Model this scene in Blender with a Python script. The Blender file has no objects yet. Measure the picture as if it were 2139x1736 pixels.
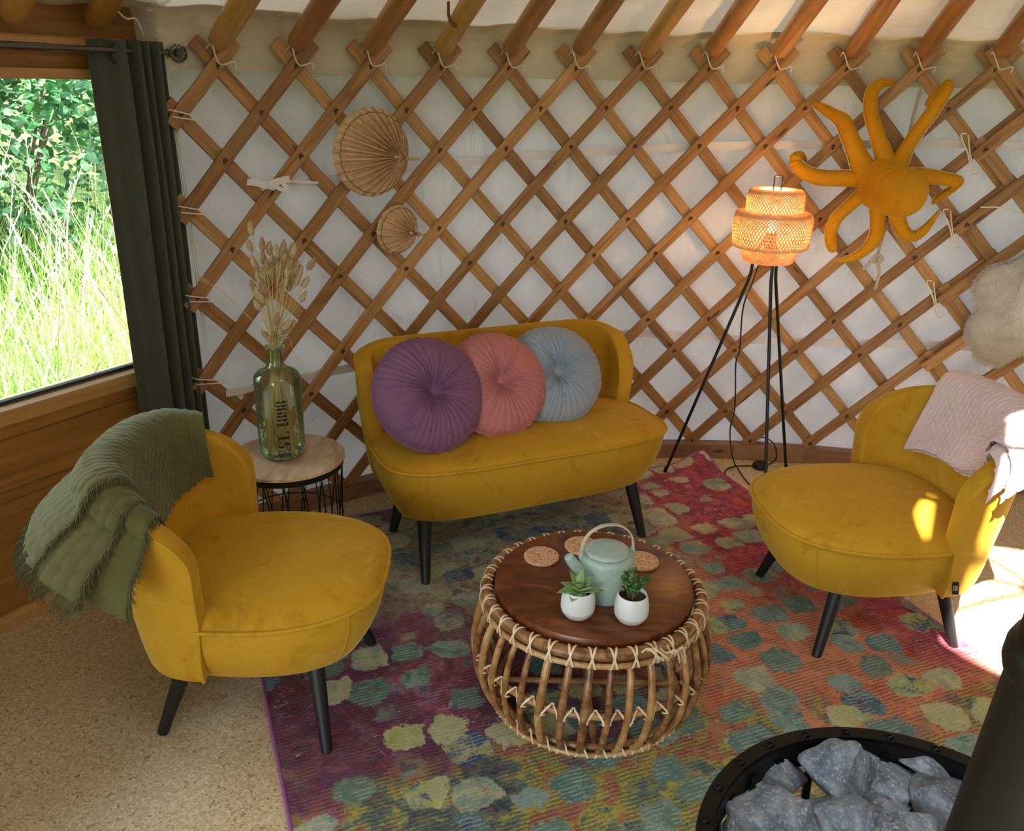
import bpy, bmesh, math, random
import numpy as np
from math import sin, cos, pi, radians, sqrt, atan2, hypot
from mathutils import Vector, Matrix, noise

random.seed(7)
SC = bpy.context.scene
COL = SC.collection

# ------------------------------------------------------------------ camera, sky, sun, exposure
IW, IH = 2139, 1736
FPX = 1765.0
PITCH, ROLL, CAMH = radians(21.5), radians(1.3), 1.52
cam_d = bpy.data.cameras.new('camera')
cam = bpy.data.objects.new('camera', cam_d)
COL.objects.link(cam)
_F = Vector((0, cos(PITCH), -sin(PITCH)))
_R = Vector((1, 0, 0))
_U = _R.cross(_F)
_r = _R * cos(ROLL) + _U * sin(ROLL)
_u = _U * cos(ROLL) - _R * sin(ROLL)
cam.matrix_world = Matrix(((_r.x, _u.x, -_F.x, 0), (_r.y, _u.y, -_F.y, 0), (_r.z, _u.z, -_F.z, CAMH), (0, 0, 0, 1)))
cam_d.sensor_fit = 'HORIZONTAL'
cam_d.sensor_width = 36.0
cam_d.lens = 36.0 * FPX / IW
cam_d.clip_start = 0.02
SC.camera = cam
SC.cycles.max_bounces = 10
SC.cycles.caustics_reflective = False
SC.cycles.caustics_refractive = False
SC.view_settings.view_transform = 'Standard'
SC.view_settings.look = 'None'
SC.view_settings.gamma = 1.0
SC.view_settings.use_curve_mapping = False
SC.view_settings.exposure = 2.05

world = bpy.data.worlds.new('sky')
SC.world = world
world.use_nodes = True
_n = world.node_tree
_bg = _n.nodes['Background']
_bg.inputs['Color'].default_value = (0.78, 0.88, 1.0, 1)
_bg.inputs['Strength'].default_value = 2.6

SUN_DIR = Vector((0.84, 1.95, -2.60)).normalized()
sd = bpy.data.lights.new('sun', 'SUN')
sd.energy = 9.0
sd.angle = radians(0.7)
sd.color = (1.0, 0.96, 0.91)
sun = bpy.data.objects.new('sun', sd)
COL.objects.link(sun)
sun.rotation_euler = SUN_DIR.to_track_quat('-Z', 'Y').to_euler()

# the yurt: centre, inner lattice radius, column pitch (from the photograph's geometry)
CX, CY, RW, TH0, DTH = 0.8984, 0.7401, 2.6777, -0.7392, 0.0951
APEX = Vector((0.85, 0.30, 2.75))
CROWN_R = 0.50
Z_EAVE = 1.60


def portal(name, loc, direction, sx, sy):
    l = bpy.data.lights.new(name, 'AREA')
    l.shape = 'RECTANGLE'
    l.size, l.size_y = sx, sy
    l.cycles.is_portal = True
    o = bpy.data.objects.new(name, l)
    COL.objects.link(o)
    o.location = loc
    o.rotation_euler = Vector(direction).to_track_quat('-Z', 'Y').to_euler()


WD = Vector((0.51555, 0.85686, 0))      # direction along the wooden wall, away from the camera
WN = Vector((0.85686, -0.51555, 0))     # its normal, into the room
WA = Vector((-1.4873, 2.0651, 0))
portal('crown_skylight', (APEX.x, APEX.y, 2.62), (0, 0, -1), 1.15, 1.15)
_dt = 4.0
portal('added_door_portal', (CX + 2.80 * sin(_dt), CY + 2.80 * cos(_dt), 0.80), (-sin(_dt), -cos(_dt), 0), 1.45, 1.45)  # portal for the unseen door added to brighten the near side
portal('window_daylight', WA + WD * 0.03 - WN * 0.12 + Vector((0, 0, 1.07)), WN, 1.25, 0.95)

# ------------------------------------------------------------------ pixel helpers (photo pixel -> point in the room)
def ray(x, y):
    a = (x - IW / 2) / FPX
    b = (y - IH / 2) / FPX
    return _F + _r * a - _u * b


def at_z(x, y, z):
    v = ray(x, y)
    t = (z - CAMH) / v.z
    return Vector((v.x * t, v.y * t, z))


def at_r(x, y, R):
    """point on the yurt cylinder of radius R"""
    v = ray(x, y)
    a = v.x ** 2 + v.y ** 2
    b = -2 * (v.x * CX + v.y * CY)
    c = CX * CX + CY * CY - R * R
    t = (-b + sqrt(b * b - 4 * a * c)) / (2 * a)
    return Vector((v.x * t, v.y * t, CAMH + v.z * t))


def at_pl(x, y, p0, n):
    v = ray(x, y)
    c = Vector((0, 0, CAMH))
    t = (Vector(p0) - c).dot(n) / v.dot(n)
    return c + v * t


def ck(c, k=0, r=RW, z=None):
    """lattice node: column c, row k"""
    th = TH0 + DTH * (c - 0.014 * k)
    if z is None:
        z = 1.575 + 0.0045 * (c - 5) - k * 0.1365
    return Vector((CX + r * sin(th), CY + r * cos(th), z))


# ------------------------------------------------------------------ mesh building helpers
class MB:
    def __init__(s):
        s.v = []
        s.f = []
        s.uv = []

    def add(s, vs, fs, uvs=None):
        b = len(s.v)
        s.v += [tuple(p) for p in vs]
        s.uv += list(uvs) if uvs is not None else [(0, 0)] * len(vs)
        s.f += [tuple(i + b for i in f) for f in fs]

    def box(s, cx, cy, cz, sx, sy, sz, M=None):
        vs = []
        for dx in (-.5, .5):
            for dy in (-.5, .5):
                for dz in (-.5, .5):
                    p = Vector((cx + dx * sx, cy + dy * sy, cz + dz * sz))
                    vs.append(M @ p if M else p)
        s.add(vs, [(0, 1, 3, 2), (4, 6, 7, 5), (0, 4, 5, 1), (2, 3, 7, 6), (0, 2, 6, 4), (1, 5, 7, 3)])

    def sweep(s, path, prof, up=None, closed=False, cap=True, scale=None, prof_closed=True):
        """profile [(a,b)] swept along path; a along side vector, b along up-ish vector"""
        path = [Vector(p) for p in path]
        n = len(path)
        m = len(prof)
        vs, uvs = [], []
        prev = None
        L = 0
        for i, p in enumerate(path):
            if closed:
                t = path[(i + 1) % n] - path[i - 1]
            else:
                t = path[min(i + 1, n - 1)] - path[max(i - 1, 0)]
            if t.length < 1e-9:
                t = Vector((0, 0, 1))
            t.normalize()
            if up is not None:
                u = Vector(up(i) if callable(up) else up)
                side = t.cross(u)
                if side.length < 1e-6:
                    side = t.orthogonal()
                side.normalize()
                upv = side.cross(t).normalized()
            else:
                if prev is None:
                    prev = t.orthogonal().normalized()
                prev = (prev - t * prev.dot(t))
                if prev.length < 1e-6:
                    prev = t.orthogonal()
                prev.normalize()
                side = prev
                upv = side.cross(t).normalized()
            k = 1.0 if scale is None else (scale(i / max(1, n - 1)) if callable(scale) else scale[i])
            if i:
                L += (path[i] - path[i - 1]).length
            for j, (a, b) in enumerate(prof):
                vs.append(p + side * a * k + upv * b * k)
                uvs.append((L, j / m * 0.2))
        fs = []
        rng = n if closed else n - 1
        for i in range(rng):
            i2 = (i + 1) % n
            for j in range(m if prof_closed else m - 1):
                j2 = (j + 1) % m
                fs.append((i * m + j, i * m + j2, i2 * m + j2, i2 * m + j))
        if cap and not closed and prof_closed:
            fs.append(tuple(range(m))[::-1])
            fs.append(tuple((n - 1) * m + j for j in range(m)))
        s.add(vs, fs, uvs)

    def tube(s, path, r, n=10, closed=False, cap=True, scale=None):
        prof = [(r * cos(2 * pi * j / n), r * sin(2 * pi * j / n)) for j in range(n)]
        s.sweep(path, prof, closed=closed, cap=cap, scale=scale)

    def lathe(s, prof, n=48, cx=0, cy=0, cap=True):
        vs, fs, uvs = [], [], []
        m = len(prof)
        for i in range(n):
            a = 2 * pi * i / n
            for j, (r, z) in enumerate(prof):
                vs.append((cx + r * cos(a), cy + r * sin(a), z))
                uvs.append((i / n, z))
        for i in range(n):
            i2 = (i + 1) % n
            for j in range(m - 1):
                fs.append((i * m + j, i2 * m + j, i2 * m + j + 1, i * m + j + 1))
        s.add(vs, fs, uvs)

    def grid(s, fn, nu, nv, cu=False, cv=False):
        vs = [fn(i / (nu if cu else nu - 1), j / (nv if cv else nv - 1)) for i in range(nu) for j in range(nv)]
        uvs = [(i / (nu - 1), j / (nv - 1)) for i in range(nu) for j in range(nv)]
        fs = []
        for i in range(nu if cu else nu - 1):
            for j in range(nv if cv else nv - 1):
                i2, j2 = (i + 1) % nu, (j + 1) % nv
                fs.append((i * nv + j, i2 * nv + j, i2 * nv + j2, i * nv + j2))
        s.add(vs, fs, uvs)

    def sphere(s, c, rx, ry, rz, nu=16, nv=10):
        vs = []
        c = Vector(c)
        for i in range(nu):
            for j in range(nv + 1):
                a, b = 2 * pi * i / nu, -pi / 2 + pi * j / nv
                vs.append(c + Vector((rx * cos(a) * cos(b), ry * sin(a) * cos(b), rz * sin(b))))
        fs = []
        m = nv + 1
        for i in range(nu):
            i2 = (i + 1) % nu
            for j in range(nv):
                fs.append((i * m + j, i2 * m + j, i2 * m + j + 1, i * m + j + 1))
        s.add(vs, fs)

    def build(s, name, mat, parent=None, sharp=35, origin=None, smooth=True, weld=True, off=None):
        me = bpy.data.meshes.new(name)
        vs = s.v
        if off is not None:
            vs = [(p[0] - off[0], p[1] - off[1], p[2] - off[2]) for p in vs]
        me.from_pydata(vs, [], s.f)
        uvl = me.uv_layers.new(name='UVMap')
        if s.uv:
            li = np.empty(len(me.loops), dtype=np.int32)
            me.loops.foreach_get('vertex_index', li)
            uvl.data.foreach_set('uv', np.array(s.uv, dtype=np.float32)[li].ravel())
        if weld:
            bm = bmesh.new()
            bm.from_mesh(me)
            bmesh.ops.remove_doubles(bm, verts=bm.verts, dist=1e-5)
            bmesh.ops.recalc_face_normals(bm, faces=bm.faces)
            bm.to_mesh(me)
            bm.free()
        if smooth:
            me.polygons.foreach_set('use_smooth', [True] * len(me.polygons))
            try:
                me.set_sharp_from_angle(angle=radians(sharp))
            except Exception:
                pass
        me.materials.append(mat)
        o = bpy.data.objects.new(name, me)
        COL.objects.link(o)
        if parent is not None:
            o.parent = parent
        if origin is not None:
            o.location = origin
        return o


def tag(o, label=None, cat=None, group=None, kind=None):
    if label: o['label'] = label
    if cat: o['category'] = cat
    if group: o['group'] = group
    if kind: o['kind'] = kind
    return o


def thing(name, label, cat, loc=(0, 0, 0), rz=0, group=None):
    o = bpy.data.objects.new(name, None)
    COL.objects.link(o)
    o.location = loc
    o.rotation_euler = (0, 0, rz)
    o.empty_display_size = 0.05
    return tag(o, label, cat, group)


def cp(o, parent=None, loc=None, rz=None, M=None):
    c = o.copy()
    COL.objects.link(c)
    if parent is not None: c.parent = parent
    if loc is not None: c.location = loc
    if rz is not None: c.rotation_euler = (0, 0, rz)
    if M is not None: c.matrix_local = M
    return c


def copy_tree(o, parent=None):
    c = o.copy()
    COL.objects.link(c)
    c.parent = parent
    for ch in list(o.children):
        copy_tree(ch, c)
    return c


def spline(pts, n):
    """Catmull-Rom through points (tuples of any size)"""
    P = [np.array(p, dtype=float) for p in pts]
    P = [2 * P[0] - P[1]] + P + [2 * P[-1] - P[-2]]
    out = []
    segs = len(P) - 3
    for i in range(n):
        t = i / (n - 1) * segs
        k = min(int(t), segs - 1)
        t -= k
        a, b, c, d = P[k:k + 4]
        out.append(0.5 * ((2 * b) + (c - a) * t + (2 * a - 5 * b + 4 * c - d) * t * t + (3 * b - a - 3 * c + d) * t ** 3))
    return out


def sm(a, b, x):
    t = min(1, max(0, (x - a) / (b - a)))
    return t * t * (3 - 2 * t)


def nz(x, y=0, z=0):
    return noise.noise(Vector((x, y, z)))


# ------------------------------------------------------------------ materials
def lin(c):
    return tuple(((x / 255) / 12.92 if x / 255 <= 0.04045 else ((x / 255 + 0.055) / 1.055) ** 2.4) for x in c)


class NT:
    """tiny node helper"""
    def __init__(s, name):
        s.m = bpy.data.materials.new(name)
        s.m.use_nodes = True
        s.t = s.m.node_tree
        s.b = s.t.nodes['Principled BSDF']
        s.out = s.t.nodes['Material Output']

    def n(s, typ, **kw):
        nd = s.t.nodes.new(typ)
        for k, v in kw.items():
            setattr(nd, k, v)
        return nd

    def l(s, a, b):
        s.t.links.new(a, b)

    def coord(s, which='Object', scale=(1, 1, 1), rot=(0, 0, 0), loc=(0, 0, 0)):
        tc = s.n('ShaderNodeTexCoord')
        mp = s.n('ShaderNodeMapping')
        mp.inputs['Scale'].default_value = scale
        mp.inputs['Rotation'].default_value = rot
        mp.inputs['Location'].default_value = loc
        s.l(tc.outputs[which], mp.inputs['Vector'])
        return mp.outputs[0]

    def noise(s, vec, scale, detail=3, rough=0.5, dist=0.0):
        nd = s.n('ShaderNodeTexNoise')
        nd.inputs['Scale'].default_value = scale
        nd.inputs['Detail'].default_value = detail
        nd.inputs['Roughness'].default_value = rough
        nd.inputs['Distortion'].default_value = dist
        s.l(vec, nd.inputs['Vector'])
        return nd

    def ramp(s, fac, stops, interp='LINEAR'):
        r = s.n('ShaderNodeValToRGB')
        r.color_ramp.interpolation = interp
        e = r.color_ramp.elements
        while len(e) < len(stops):
            e.new(0.5)
        for i, (p, c) in enumerate(stops):
            e[i].position = p
            e[i].color = (*c, 1)
        s.l(fac, r.inputs[0])
        return r.outputs[0]

    def mix(s, fac, a, b, mode='MIX'):
        m = s.n('ShaderNodeMix', data_type='RGBA', blend_type=mode)
        for src, sock in ((fac, m.inputs[0]), (a, m.inputs[6]), (b, m.inputs[7])):
            if isinstance(src, (int, float)):
                sock.default_value = src
            elif isinstance(src, tuple):
                sock.default_value = (*src, 1)
            else:
                s.l(src, sock)
        return m.outputs[2]

    def math(s, op, a, b=None, clamp=False):
        m = s.n('ShaderNodeMath', operation=op, use_clamp=clamp)
        for src, sock in ((a, m.inputs[0]), (b, m.inputs[1])):
            if src is None: continue
            if isinstance(src, (int, float)):
                sock.default_value = src
            else:
                s.l(src, sock)
        return m.outputs[0]

    def bump(s, h, strength=0.3, dist=0.01, normal=None):
        b = s.n('ShaderNodeBump')
        b.inputs['Strength'].default_value = strength
        b.inputs['Distance'].default_value = dist
        s.l(h, b.inputs['Height'])
        if normal is not None:
            s.l(normal, b.inputs['Normal'])
        s.l(b.outputs[0], s.b.inputs['Normal'])
        return b.outputs[0]

    def base(s, c, rough=0.5, **kw):
        if isinstance(c, tuple):
            s.b.inputs['Base Color'].default_value = (*c, 1)
        else:
            s.l(c, s.b.inputs['Base Color'])
        if isinstance(rough, (int, float)):
            s.b.inputs['Roughness'].default_value = rough
        else:
            s.l(rough, s.b.inputs['Roughness'])
        for k, v in kw.items():
            s.b.inputs[k.replace('_', ' ')].default_value = v
        return s.m


def m_plain(name, rgb, rough=0.5, **kw):
    return NT(name).base(lin(rgb), rough, **kw)


def m_wood(name, c1, c2, c3, rough=0.5, sc=1.0, rand=True, knots=True):
    """pine with grain along UV u"""
    t = NT(name)
    oi = t.n('ShaderNodeObjectInfo')
    tc = t.n('ShaderNodeTexCoord')
    ad = t.n('ShaderNodeVectorMath', operation='ADD')
    t.l(tc.outputs['UV'], ad.inputs[0])
    cb = t.n('ShaderNodeCombineXYZ')
    r10 = t.math('MULTIPLY', oi.outputs['Random'], 37.0)
    t.l(r10, cb.inputs[0]); t.l(r10, cb.inputs[1])
    t.l(cb.outputs[0], ad.inputs[1])
    mp = t.n('ShaderNodeMapping')
    mp.inputs['Scale'].default_value = (2.2 * sc, 26 * sc, 1)
    t.l(ad.outputs[0], mp.inputs[0])
    g = t.noise(mp.outputs[0], 1.6, 5, 0.6, 1.2)
    big = t.noise(ad.outputs[0], 3.0, 2, 0.5)
    col = t.ramp(g.outputs[0], [(0.30, c1), (0.52, c2), (0.72, c3)])
    col = t.mix(t.math('MULTIPLY', big.outputs[0], 0.45), col, c1)
    hs = t.n('ShaderNodeHueSaturation')
    hs.inputs['Value'].default_value = 1
    t.l(col, hs.inputs['Color'])
    if rand:
        v = t.n('ShaderNodeMapRange')
        v.inputs[3].default_value = 0.78
        v.inputs[4].default_value = 1.2
        t.l(oi.outputs['Random'], v.inputs[0])
        t.l(v.outputs[0], hs.inputs['Value'])
    out = hs.outputs[0]
    if knots:
        vo = t.n('ShaderNodeTexVoronoi')
        mp2 = t.n('ShaderNodeMapping')
        mp2.inputs['Scale'].default_value = (4.5, 22, 1)
        t.l(ad.outputs[0], mp2.inputs[0])
        t.l(mp2.outputs[0], vo.inputs['Vector'])
        vo.inputs['Scale'].default_value = 1.0
        k = t.ramp(vo.outputs['Distance'], [(0.06, (1, 1, 1)), (0.16, (0, 0, 0))])
        out = t.mix(k, out, tuple(x * 0.28 for x in c1))
    t.bump(g.outputs[0], 0.25, 0.002)
    return t.base(out, rough)


def m_velvet(name, dark, mid, light, scale=7.0):
    t = NT(name)
    v = t.coord('Object')
    n1 = t.noise(v, scale, 4, 0.62, 1.3)
    n2 = t.noise(v, scale * 9, 3, 0.6)
    h = t.math('ADD', t.math('MULTIPLY', n1.outputs[0], 0.86), t.math('MULTIPLY', n2.outputs[0], 0.14))
    col = t.ramp(h, [(0.30, tuple(.45*a+.55*b for a, b in zip(mid, dark))), (0.45, mid), (0.56, mid), (0.72, tuple(.6*a+.4*b for a, b in zip(mid, light)))])
    t.base(col, 0.72)
    t.b.inputs['Sheen Weight'].default_value = 0.55
    t.b.inputs['Sheen Roughness'].default_value = 0.35
    t.b.inputs['Sheen Tint'].default_value = (*[min(1, x * 1.6 + 0.05) for x in light], 1)
    t.b.inputs['Specular IOR Level'].default_value = 0.15
    fine = t.noise(v, 420, 2, 0.6)
    t.bump(fine.outputs[0], 0.12, 0.002)
    return t.m


def m_canvas(name, c1, c2, transl=0.3, fold=(3, 3, 1.2), strength=0.5):
    t = NT(name)
    v = t.coord('Object')
    vf = t.coord('Object', scale=fold)
    n1 = t.noise(vf, 2.2, 5, 0.55, 0.9)
    n2 = t.noise(vf, 7, 3, 0.5, 0.4)
    wr = t.n('ShaderNodeTexNoise', noise_type='RIDGED_MULTIFRACTAL')
    wr.inputs['Scale'].default_value = 3.4
    wr.inputs['Detail'].default_value = 4
    wr.inputs['Distortion'].default_value = 1.5
    t.l(vf, wr.inputs['Vector'])
    st = t.noise(v, 1.3, 4, 0.6, 0.5)
    col = t.ramp(st.outputs[0], [(0.35, c2), (0.62, c1)])
    h = t.math('ADD', t.math('MULTIPLY', n1.outputs[0], 1.0), t.math('MULTIPLY', n2.outputs[0], 0.25))
    h = t.math('ADD', h, t.math('MULTIPLY', wr.outputs[0], 0.5))
    t.bump(h, strength, 0.03)
    t.base(col, 0.9)
    t.b.inputs['Specular IOR Level'].default_value = 0.05
    tr = t.n('ShaderNodeBsdfTranslucent')
    t.l(col, tr.inputs[0])
    mx = t.n('ShaderNodeMixShader')
    mx.inputs[0].default_value = transl
    t.l(t.b.outputs[0], mx.inputs[1])
    t.l(tr.outputs[0], mx.inputs[2])
    t.l(mx.outputs[0], t.out.inputs[0])
    return t.m


PINE = m_wood('pine_slat', lin((130, 90, 52)), lin((176, 130, 80)), lin((202, 158, 106)), 0.55)
PINE_PALE = m_wood('pine_pale', lin((152, 108, 62)), lin((190, 146, 92)), lin((212, 170, 114)), 0.5)
POLE_A = m_wood('pole_honey', lin((134, 86, 38)), lin((174, 120, 60)), lin((196, 144, 84)), 0.38, 0.6, knots=False)
POLE_B = m_wood('pole_pale', lin((168, 122, 50)), lin((196, 150, 72)), lin((212, 170, 98)), 0.38, 0.6, knots=False)
PANEL = m_wood('panel_wood', lin((146, 98, 46)), lin((176, 126, 64)), lin((192, 144, 80)), 0.42, 0.5, rand=False, knots=False)
TRIMW = m_wood('trim_wood', lin((186, 138, 80)), lin((206, 160, 100)), lin((220, 180, 122)), 0.45, 0.5, rand=False, knots=False)
BOARDW = m_wood('board_wood', lin((128, 88, 62)), lin((152, 110, 80)), lin((170, 128, 96)), 0.55, 0.6, rand=False)
WALLF = m_canvas('wall_canvas', lin((228, 222, 228)), lin((206, 198, 202)), 0.055, (2.6, 2.6, 1.3), 1.0)
ROOFF = m_canvas('roof_canvas', lin((220, 210, 188)), lin((200, 188, 160)), 0.025, (1.6, 1.6, 3.4), 0.9)
MUSTARD = m_velvet('mustard_velvet', lin((150, 104, 14)), lin((200, 150, 40)), lin((230, 188, 92)))
BLACKM = m_plain('black_metal', (18, 18, 19), 0.45, Metallic=0.2)
BLACKW = m_plain('black_leg', (22, 22, 23), 0.5)
WHITEC = m_plain('white_cord', (232, 226, 214), 0.8)
WEB = m_plain('white_webbing', (238, 234, 236), 0.85)

# ================================================================== THE ROOM
def cork_mat():
    t = NT('cork_floor')
    v = t.coord('Object')
    vo = t.n('ShaderNodeTexVoronoi'); vo.inputs['Scale'].default_value = 210
    nd = t.noise(v, 25, 3, 0.6)
    vd = t.mix(0.035, v, nd.outputs['Color'])
    t.l(vd, vo.inputs['Vector'])
    sp = t.n('ShaderNodeSeparateColor'); t.l(vo.outputs['Color'], sp.inputs[0])
    col = t.ramp(sp.outputs[0], [(0.0, lin((150, 120, 88))), (0.12, lin((194, 170, 134))), (0.55, lin((212, 190, 154))), (0.82, lin((224, 206, 172))), (1.0, lin((232, 218, 190)))])
    dk = t.n('ShaderNodeTexVoronoi'); dk.inputs['Scale'].default_value = 22
    t.l(v, dk.inputs['Vector'])
    f = t.ramp(dk.outputs['Distance'], [(0.05, (1, 1, 1)), (0.09, (0, 0, 0))])
    col = t.mix(t.math('MULTIPLY', f, 0.6), col, lin((96, 62, 42)))
    # tile seams (60 x 30 cm cork planks)
    br = t.n('ShaderNodeTexBrick')
    mp = t.coord('Object', rot=(0, 0, radians(-42)))
    t.l(mp, br.inputs['Vector'])
    br.inputs['Scale'].default_value = 1.0
    br.inputs['Brick Width'].default_value = 0.9
    br.inputs['Row Height'].default_value = 0.3
    br.inputs['Mortar Size'].default_value = 0.0012
    br.inputs['Mortar Smooth'].default_value = 0.4
    col = t.mix(t.math('MULTIPLY', br.outputs['Fac'], 0.35), col, lin((120, 88, 60)))
    big = t.noise(v, 1.1, 2, 0.5)
    col = t.mix(t.math('MULTIPLY', big.outputs[0], 0.25), col, lin((196, 170, 132)))
    t.bump(vo.outputs['Distance'], 0.1, 0.002)
    return t.base(col, 0.42)


CORK = cork_mat()
b = MB()
b.add([(CX + 3.0 * cos(2 * pi * i / 96), CY + 3.0 * sin(2 * pi * i / 96), 0) for i in range(96)] +
      [(CX + 3.0 * cos(2 * pi * i / 96), CY + 3.0 * sin(2 * pi * i / 96), -0.12) for i in range(96)],
      [tuple(range(96)), tuple(range(191, 95, -1))] + [(i, i + 96, (i + 1) % 96 + 96, (i + 1) % 96) for i in range(96)])
floor = tag(b.build('floor', CORK, smooth=False), kind='structure')

TH_L, TH_R = -0.80, 4.923


def wallR(th):
    return 2.728 + 0.075 * math.exp(-(th - TH_L) / 0.10) + 0.155 * math.exp(-(TH_R - th) / 0.12)


def wall_pt(u, v):
    th = TH_L + (TH_R - TH_L) * u
    z = -0.01 + 1.70 * v
    s = th * 2.7
    w = 0.020 * nz(s * 2.2, z * 0.9, 1.3) + 0.015 * nz(s * 6.0 + z * 2.0, z * 1.5, 7.7)
    w += 0.012 * abs(nz(s * 9 - z * 3, z * 4, 3.1)) + 0.008 * (1 - abs(nz(s * 3.3 + z * 1.7, z * 2.4 - s, 6.1)) * 2) ** 3
    if z < 0.25:
        w += 0.02 * (1 - z / 0.25) * nz(s * 4, z * 7, 9.0)
    R = wallR(th) + max(w, -.014) + 0.010
    return (CX + R * sin(th), CY + R * cos(th), z)


b = MB()
b.grid(wall_pt, 620, 60)
D0, D1 = 3.75, 4.25          # unseen doorway added behind the camera to let in light
def _in_added_door(f):
    i, j = divmod(f[0], 60)
    th = TH_L + (TH_R - TH_L) * i / 619
    return D0 < th < D1 - .008 and 1.70 * j / 59 < 1.52
b.f = [f for f in b.f if not _in_added_door(f)]
wall = tag(b.build('wall_back', WALLF, sharp=180), kind='structure')


def roof_pt(u, v):
    th = TH_L - 0.56 + (2 * pi) * u
    c = (th - TH0) / DTH
    R0 = 2.70
    if th < TH_L or th > TH_R:
        a = th if th < TH_L else th - 2 * pi
        R0 = max(2.70, 2.727 / max(0.9, cos(a + 1.0295)) + 0.05)
    d = Vector((sin(th), cos(th), 0))
    P0 = Vector((CX, CY, 0)) + d * R0
    P0.z = 1.675
    dd = Vector((P0.x - APEX.x, P0.y - APEX.y, 0)).normalized()
    P1 = Vector((APEX.x, APEX.y, 0)) + dd * CROWN_R
    P1.z = 2.615
    k = 0.075
    if v < k:   # hem hanging down over the top of the wall
        q = v / k
        p = Vector((CX, CY, 0)) + d * (R0 + 0.022)
        p.z = 1.535 + (1.675 - 1.535) * q
        w = 0.010 * nz(th * 18, q * 5, 5) * (0.3 + q)
        p -= d * (w + 0.010)
        return p
    q = (v - k) / (1 - k)
    p = P0.lerp(P1, q)
    between = 0.5 - 0.5 * cos(2 * pi * c)
    sag = 0.030 * between * sm(0, 0.12, q)
    rip = 0.022 * nz(th * 5, q * 14 + 0.6 * nz(th * 3, q * 3), 2.2) * (1 - 0.3 * q) * (0.35 + between)
    rip += 0.012 * nz(th * 11, q * 34, 8.8) * math.exp(-q * 6)
    p.z += 0.012 - sag * 0.5 - rip
    return p


b = MB()
b.grid(roof_pt, 760, 90, cu=True)
ceiling = tag(b.build('ceiling', ROOFF, sharp=180), kind='structure')
# crown ring and spokes of the roof wheel
b = MB()
ring = [(APEX.x + (CROWN_R - 0.02) * cos(a), APEX.y + (CROWN_R - 0.02) * sin(a), 2.60) for a in [2 * pi * i / 64 for i in range(64)]]
b.sweep(ring, [(-.03, -.04), (.03, -.04), (.03, .04), (-.03, .04)], up=(0, 0, 1), closed=True)
b.build('crown_ring', POLE_A, ceiling)
for k in range(4):
    a = pi * k / 4 + 0.2
    b = MB()
    pth = [(APEX.x + CROWN_R * 0.96 * t * cos(a), APEX.y + CROWN_R * 0.96 * t * sin(a), 2.62 + 0.16 * (1 - t * t)) for t in np.linspace(-1, 1, 17)]
    b.tube(pth, 0.016, 8)
    b.build('crown_spoke', POLE_A, ceiling)

b = MB()  # unseen ring added over the eave gap to block leaking sunlight
vs = []
for i in range(121):
    a = 2 * pi * i / 120
    for R, z in ((2.64, 1.712), (2.95, 1.716), (3.10, 1.65), (3.12, 1.60)):
        vs.append((CX + R * sin(a), CY + R * cos(a), z))
b.add(vs, [(i * 4 + j, i * 4 + j + 1, i * 4 + j + 5, i * 4 + j + 4) for i in range(120) for j in range(3)])
b.build('light_baffle', ROOFF, ceiling, sharp=180)
# baseboard behind the furniture
b = MB()
pth = [(CX + 2.685 * sin(t), CY + 2.685 * cos(t), 0.033) for t in np.linspace(TH_L + 0.02, 3.2, 160)]
b.sweep(pth, [(-.026, -.033), (.026, -.033), (.026, .033), (-.026, .033)], up=(0, 0, 1))
base = tag(b.build('baseboard_back', BOARDW, sharp=30), kind='structure')
for th in (0.085, 0.40, -0.35):
    b = MB()
    p = Vector((CX + 2.655 * sin(th), CY + 2.655 * cos(th), 0.036))
    M = Matrix.Translation(p) @ Matrix.Rotation(-th, 4, 'Z')
    b.box(0, 0, 0, 0.30, 0.012, 0.066, M)
    b.build('board_piece', BOARDW, base)


# ------------------------------------------------------------------ wooden wall with the window
def wp(t, z, off=0.0):
    return WA + WD * t + WN * off + Vector((0, 0, z))


def wsweep(name, prof, t0, t1, mat, parent=None, kind='structure'):
    """prof [(off,z)] extruded along the wall direction"""
    m = MB()
    n = len(prof)
    vs, uv = [], []
    for t in (t0, t1):
        L = 0
        for j, (o, z) in enumerate(prof):
            if j: L += hypot(o - prof[j - 1][0], z - prof[j - 1][1])
            vs.append(wp(t, z, o)); uv.append((t, L))
    fs = [(j, (j + 1) % n, n + (j + 1) % n, n + j) for j in range(n)]
    fs += [tuple(range(n)), tuple(range(2 * n - 1, n - 1, -1))]
    m.add(vs, fs, uv)
    o = m.build(name, mat, parent, sharp=30)
    if parent is None: tag(o, kind=kind)
    return o


T0, T1 = -0.84, 0.745       # wooden wall ends
W0, W1 = -0.78, 0.615       # window opening
ZS, ZH = 0.645, 1.503
wl = wsweep('wall_left', [(-.05, 0), (.012, 0), (.012, .14), (.005, .147), (.005, .372), (.012, .382), (.012, .412), (.022, .417), (.022, .438), (.006, .446), (.006, .556), (.016, .566), (.016, .62), (-.05, .62)], T0, T1, PANEL)
wsweep('upper_wall', [(-.05, ZH + .022), (.004, ZH + .022), (.004, 1.572), (-.05, 1.572)], T0, T1, PANEL, wl)
wsweep('side_panel', [(-.05, .62), (.010, .62), (.010, ZH + .022), (-.05, ZH + .022)], W1, T1, PANEL, wl)
wsweep('side_panel', [(-.05, .62), (.010, .62), (.010, ZH + .022), (-.05, ZH + .022)], T0, W0, PANEL, wl)
wsweep('baseboard_left', [(.012, 0), (.032, 0), (.030, .030), (.020, .042), (.012, .042)], T0, T1, TRIMW)
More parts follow.
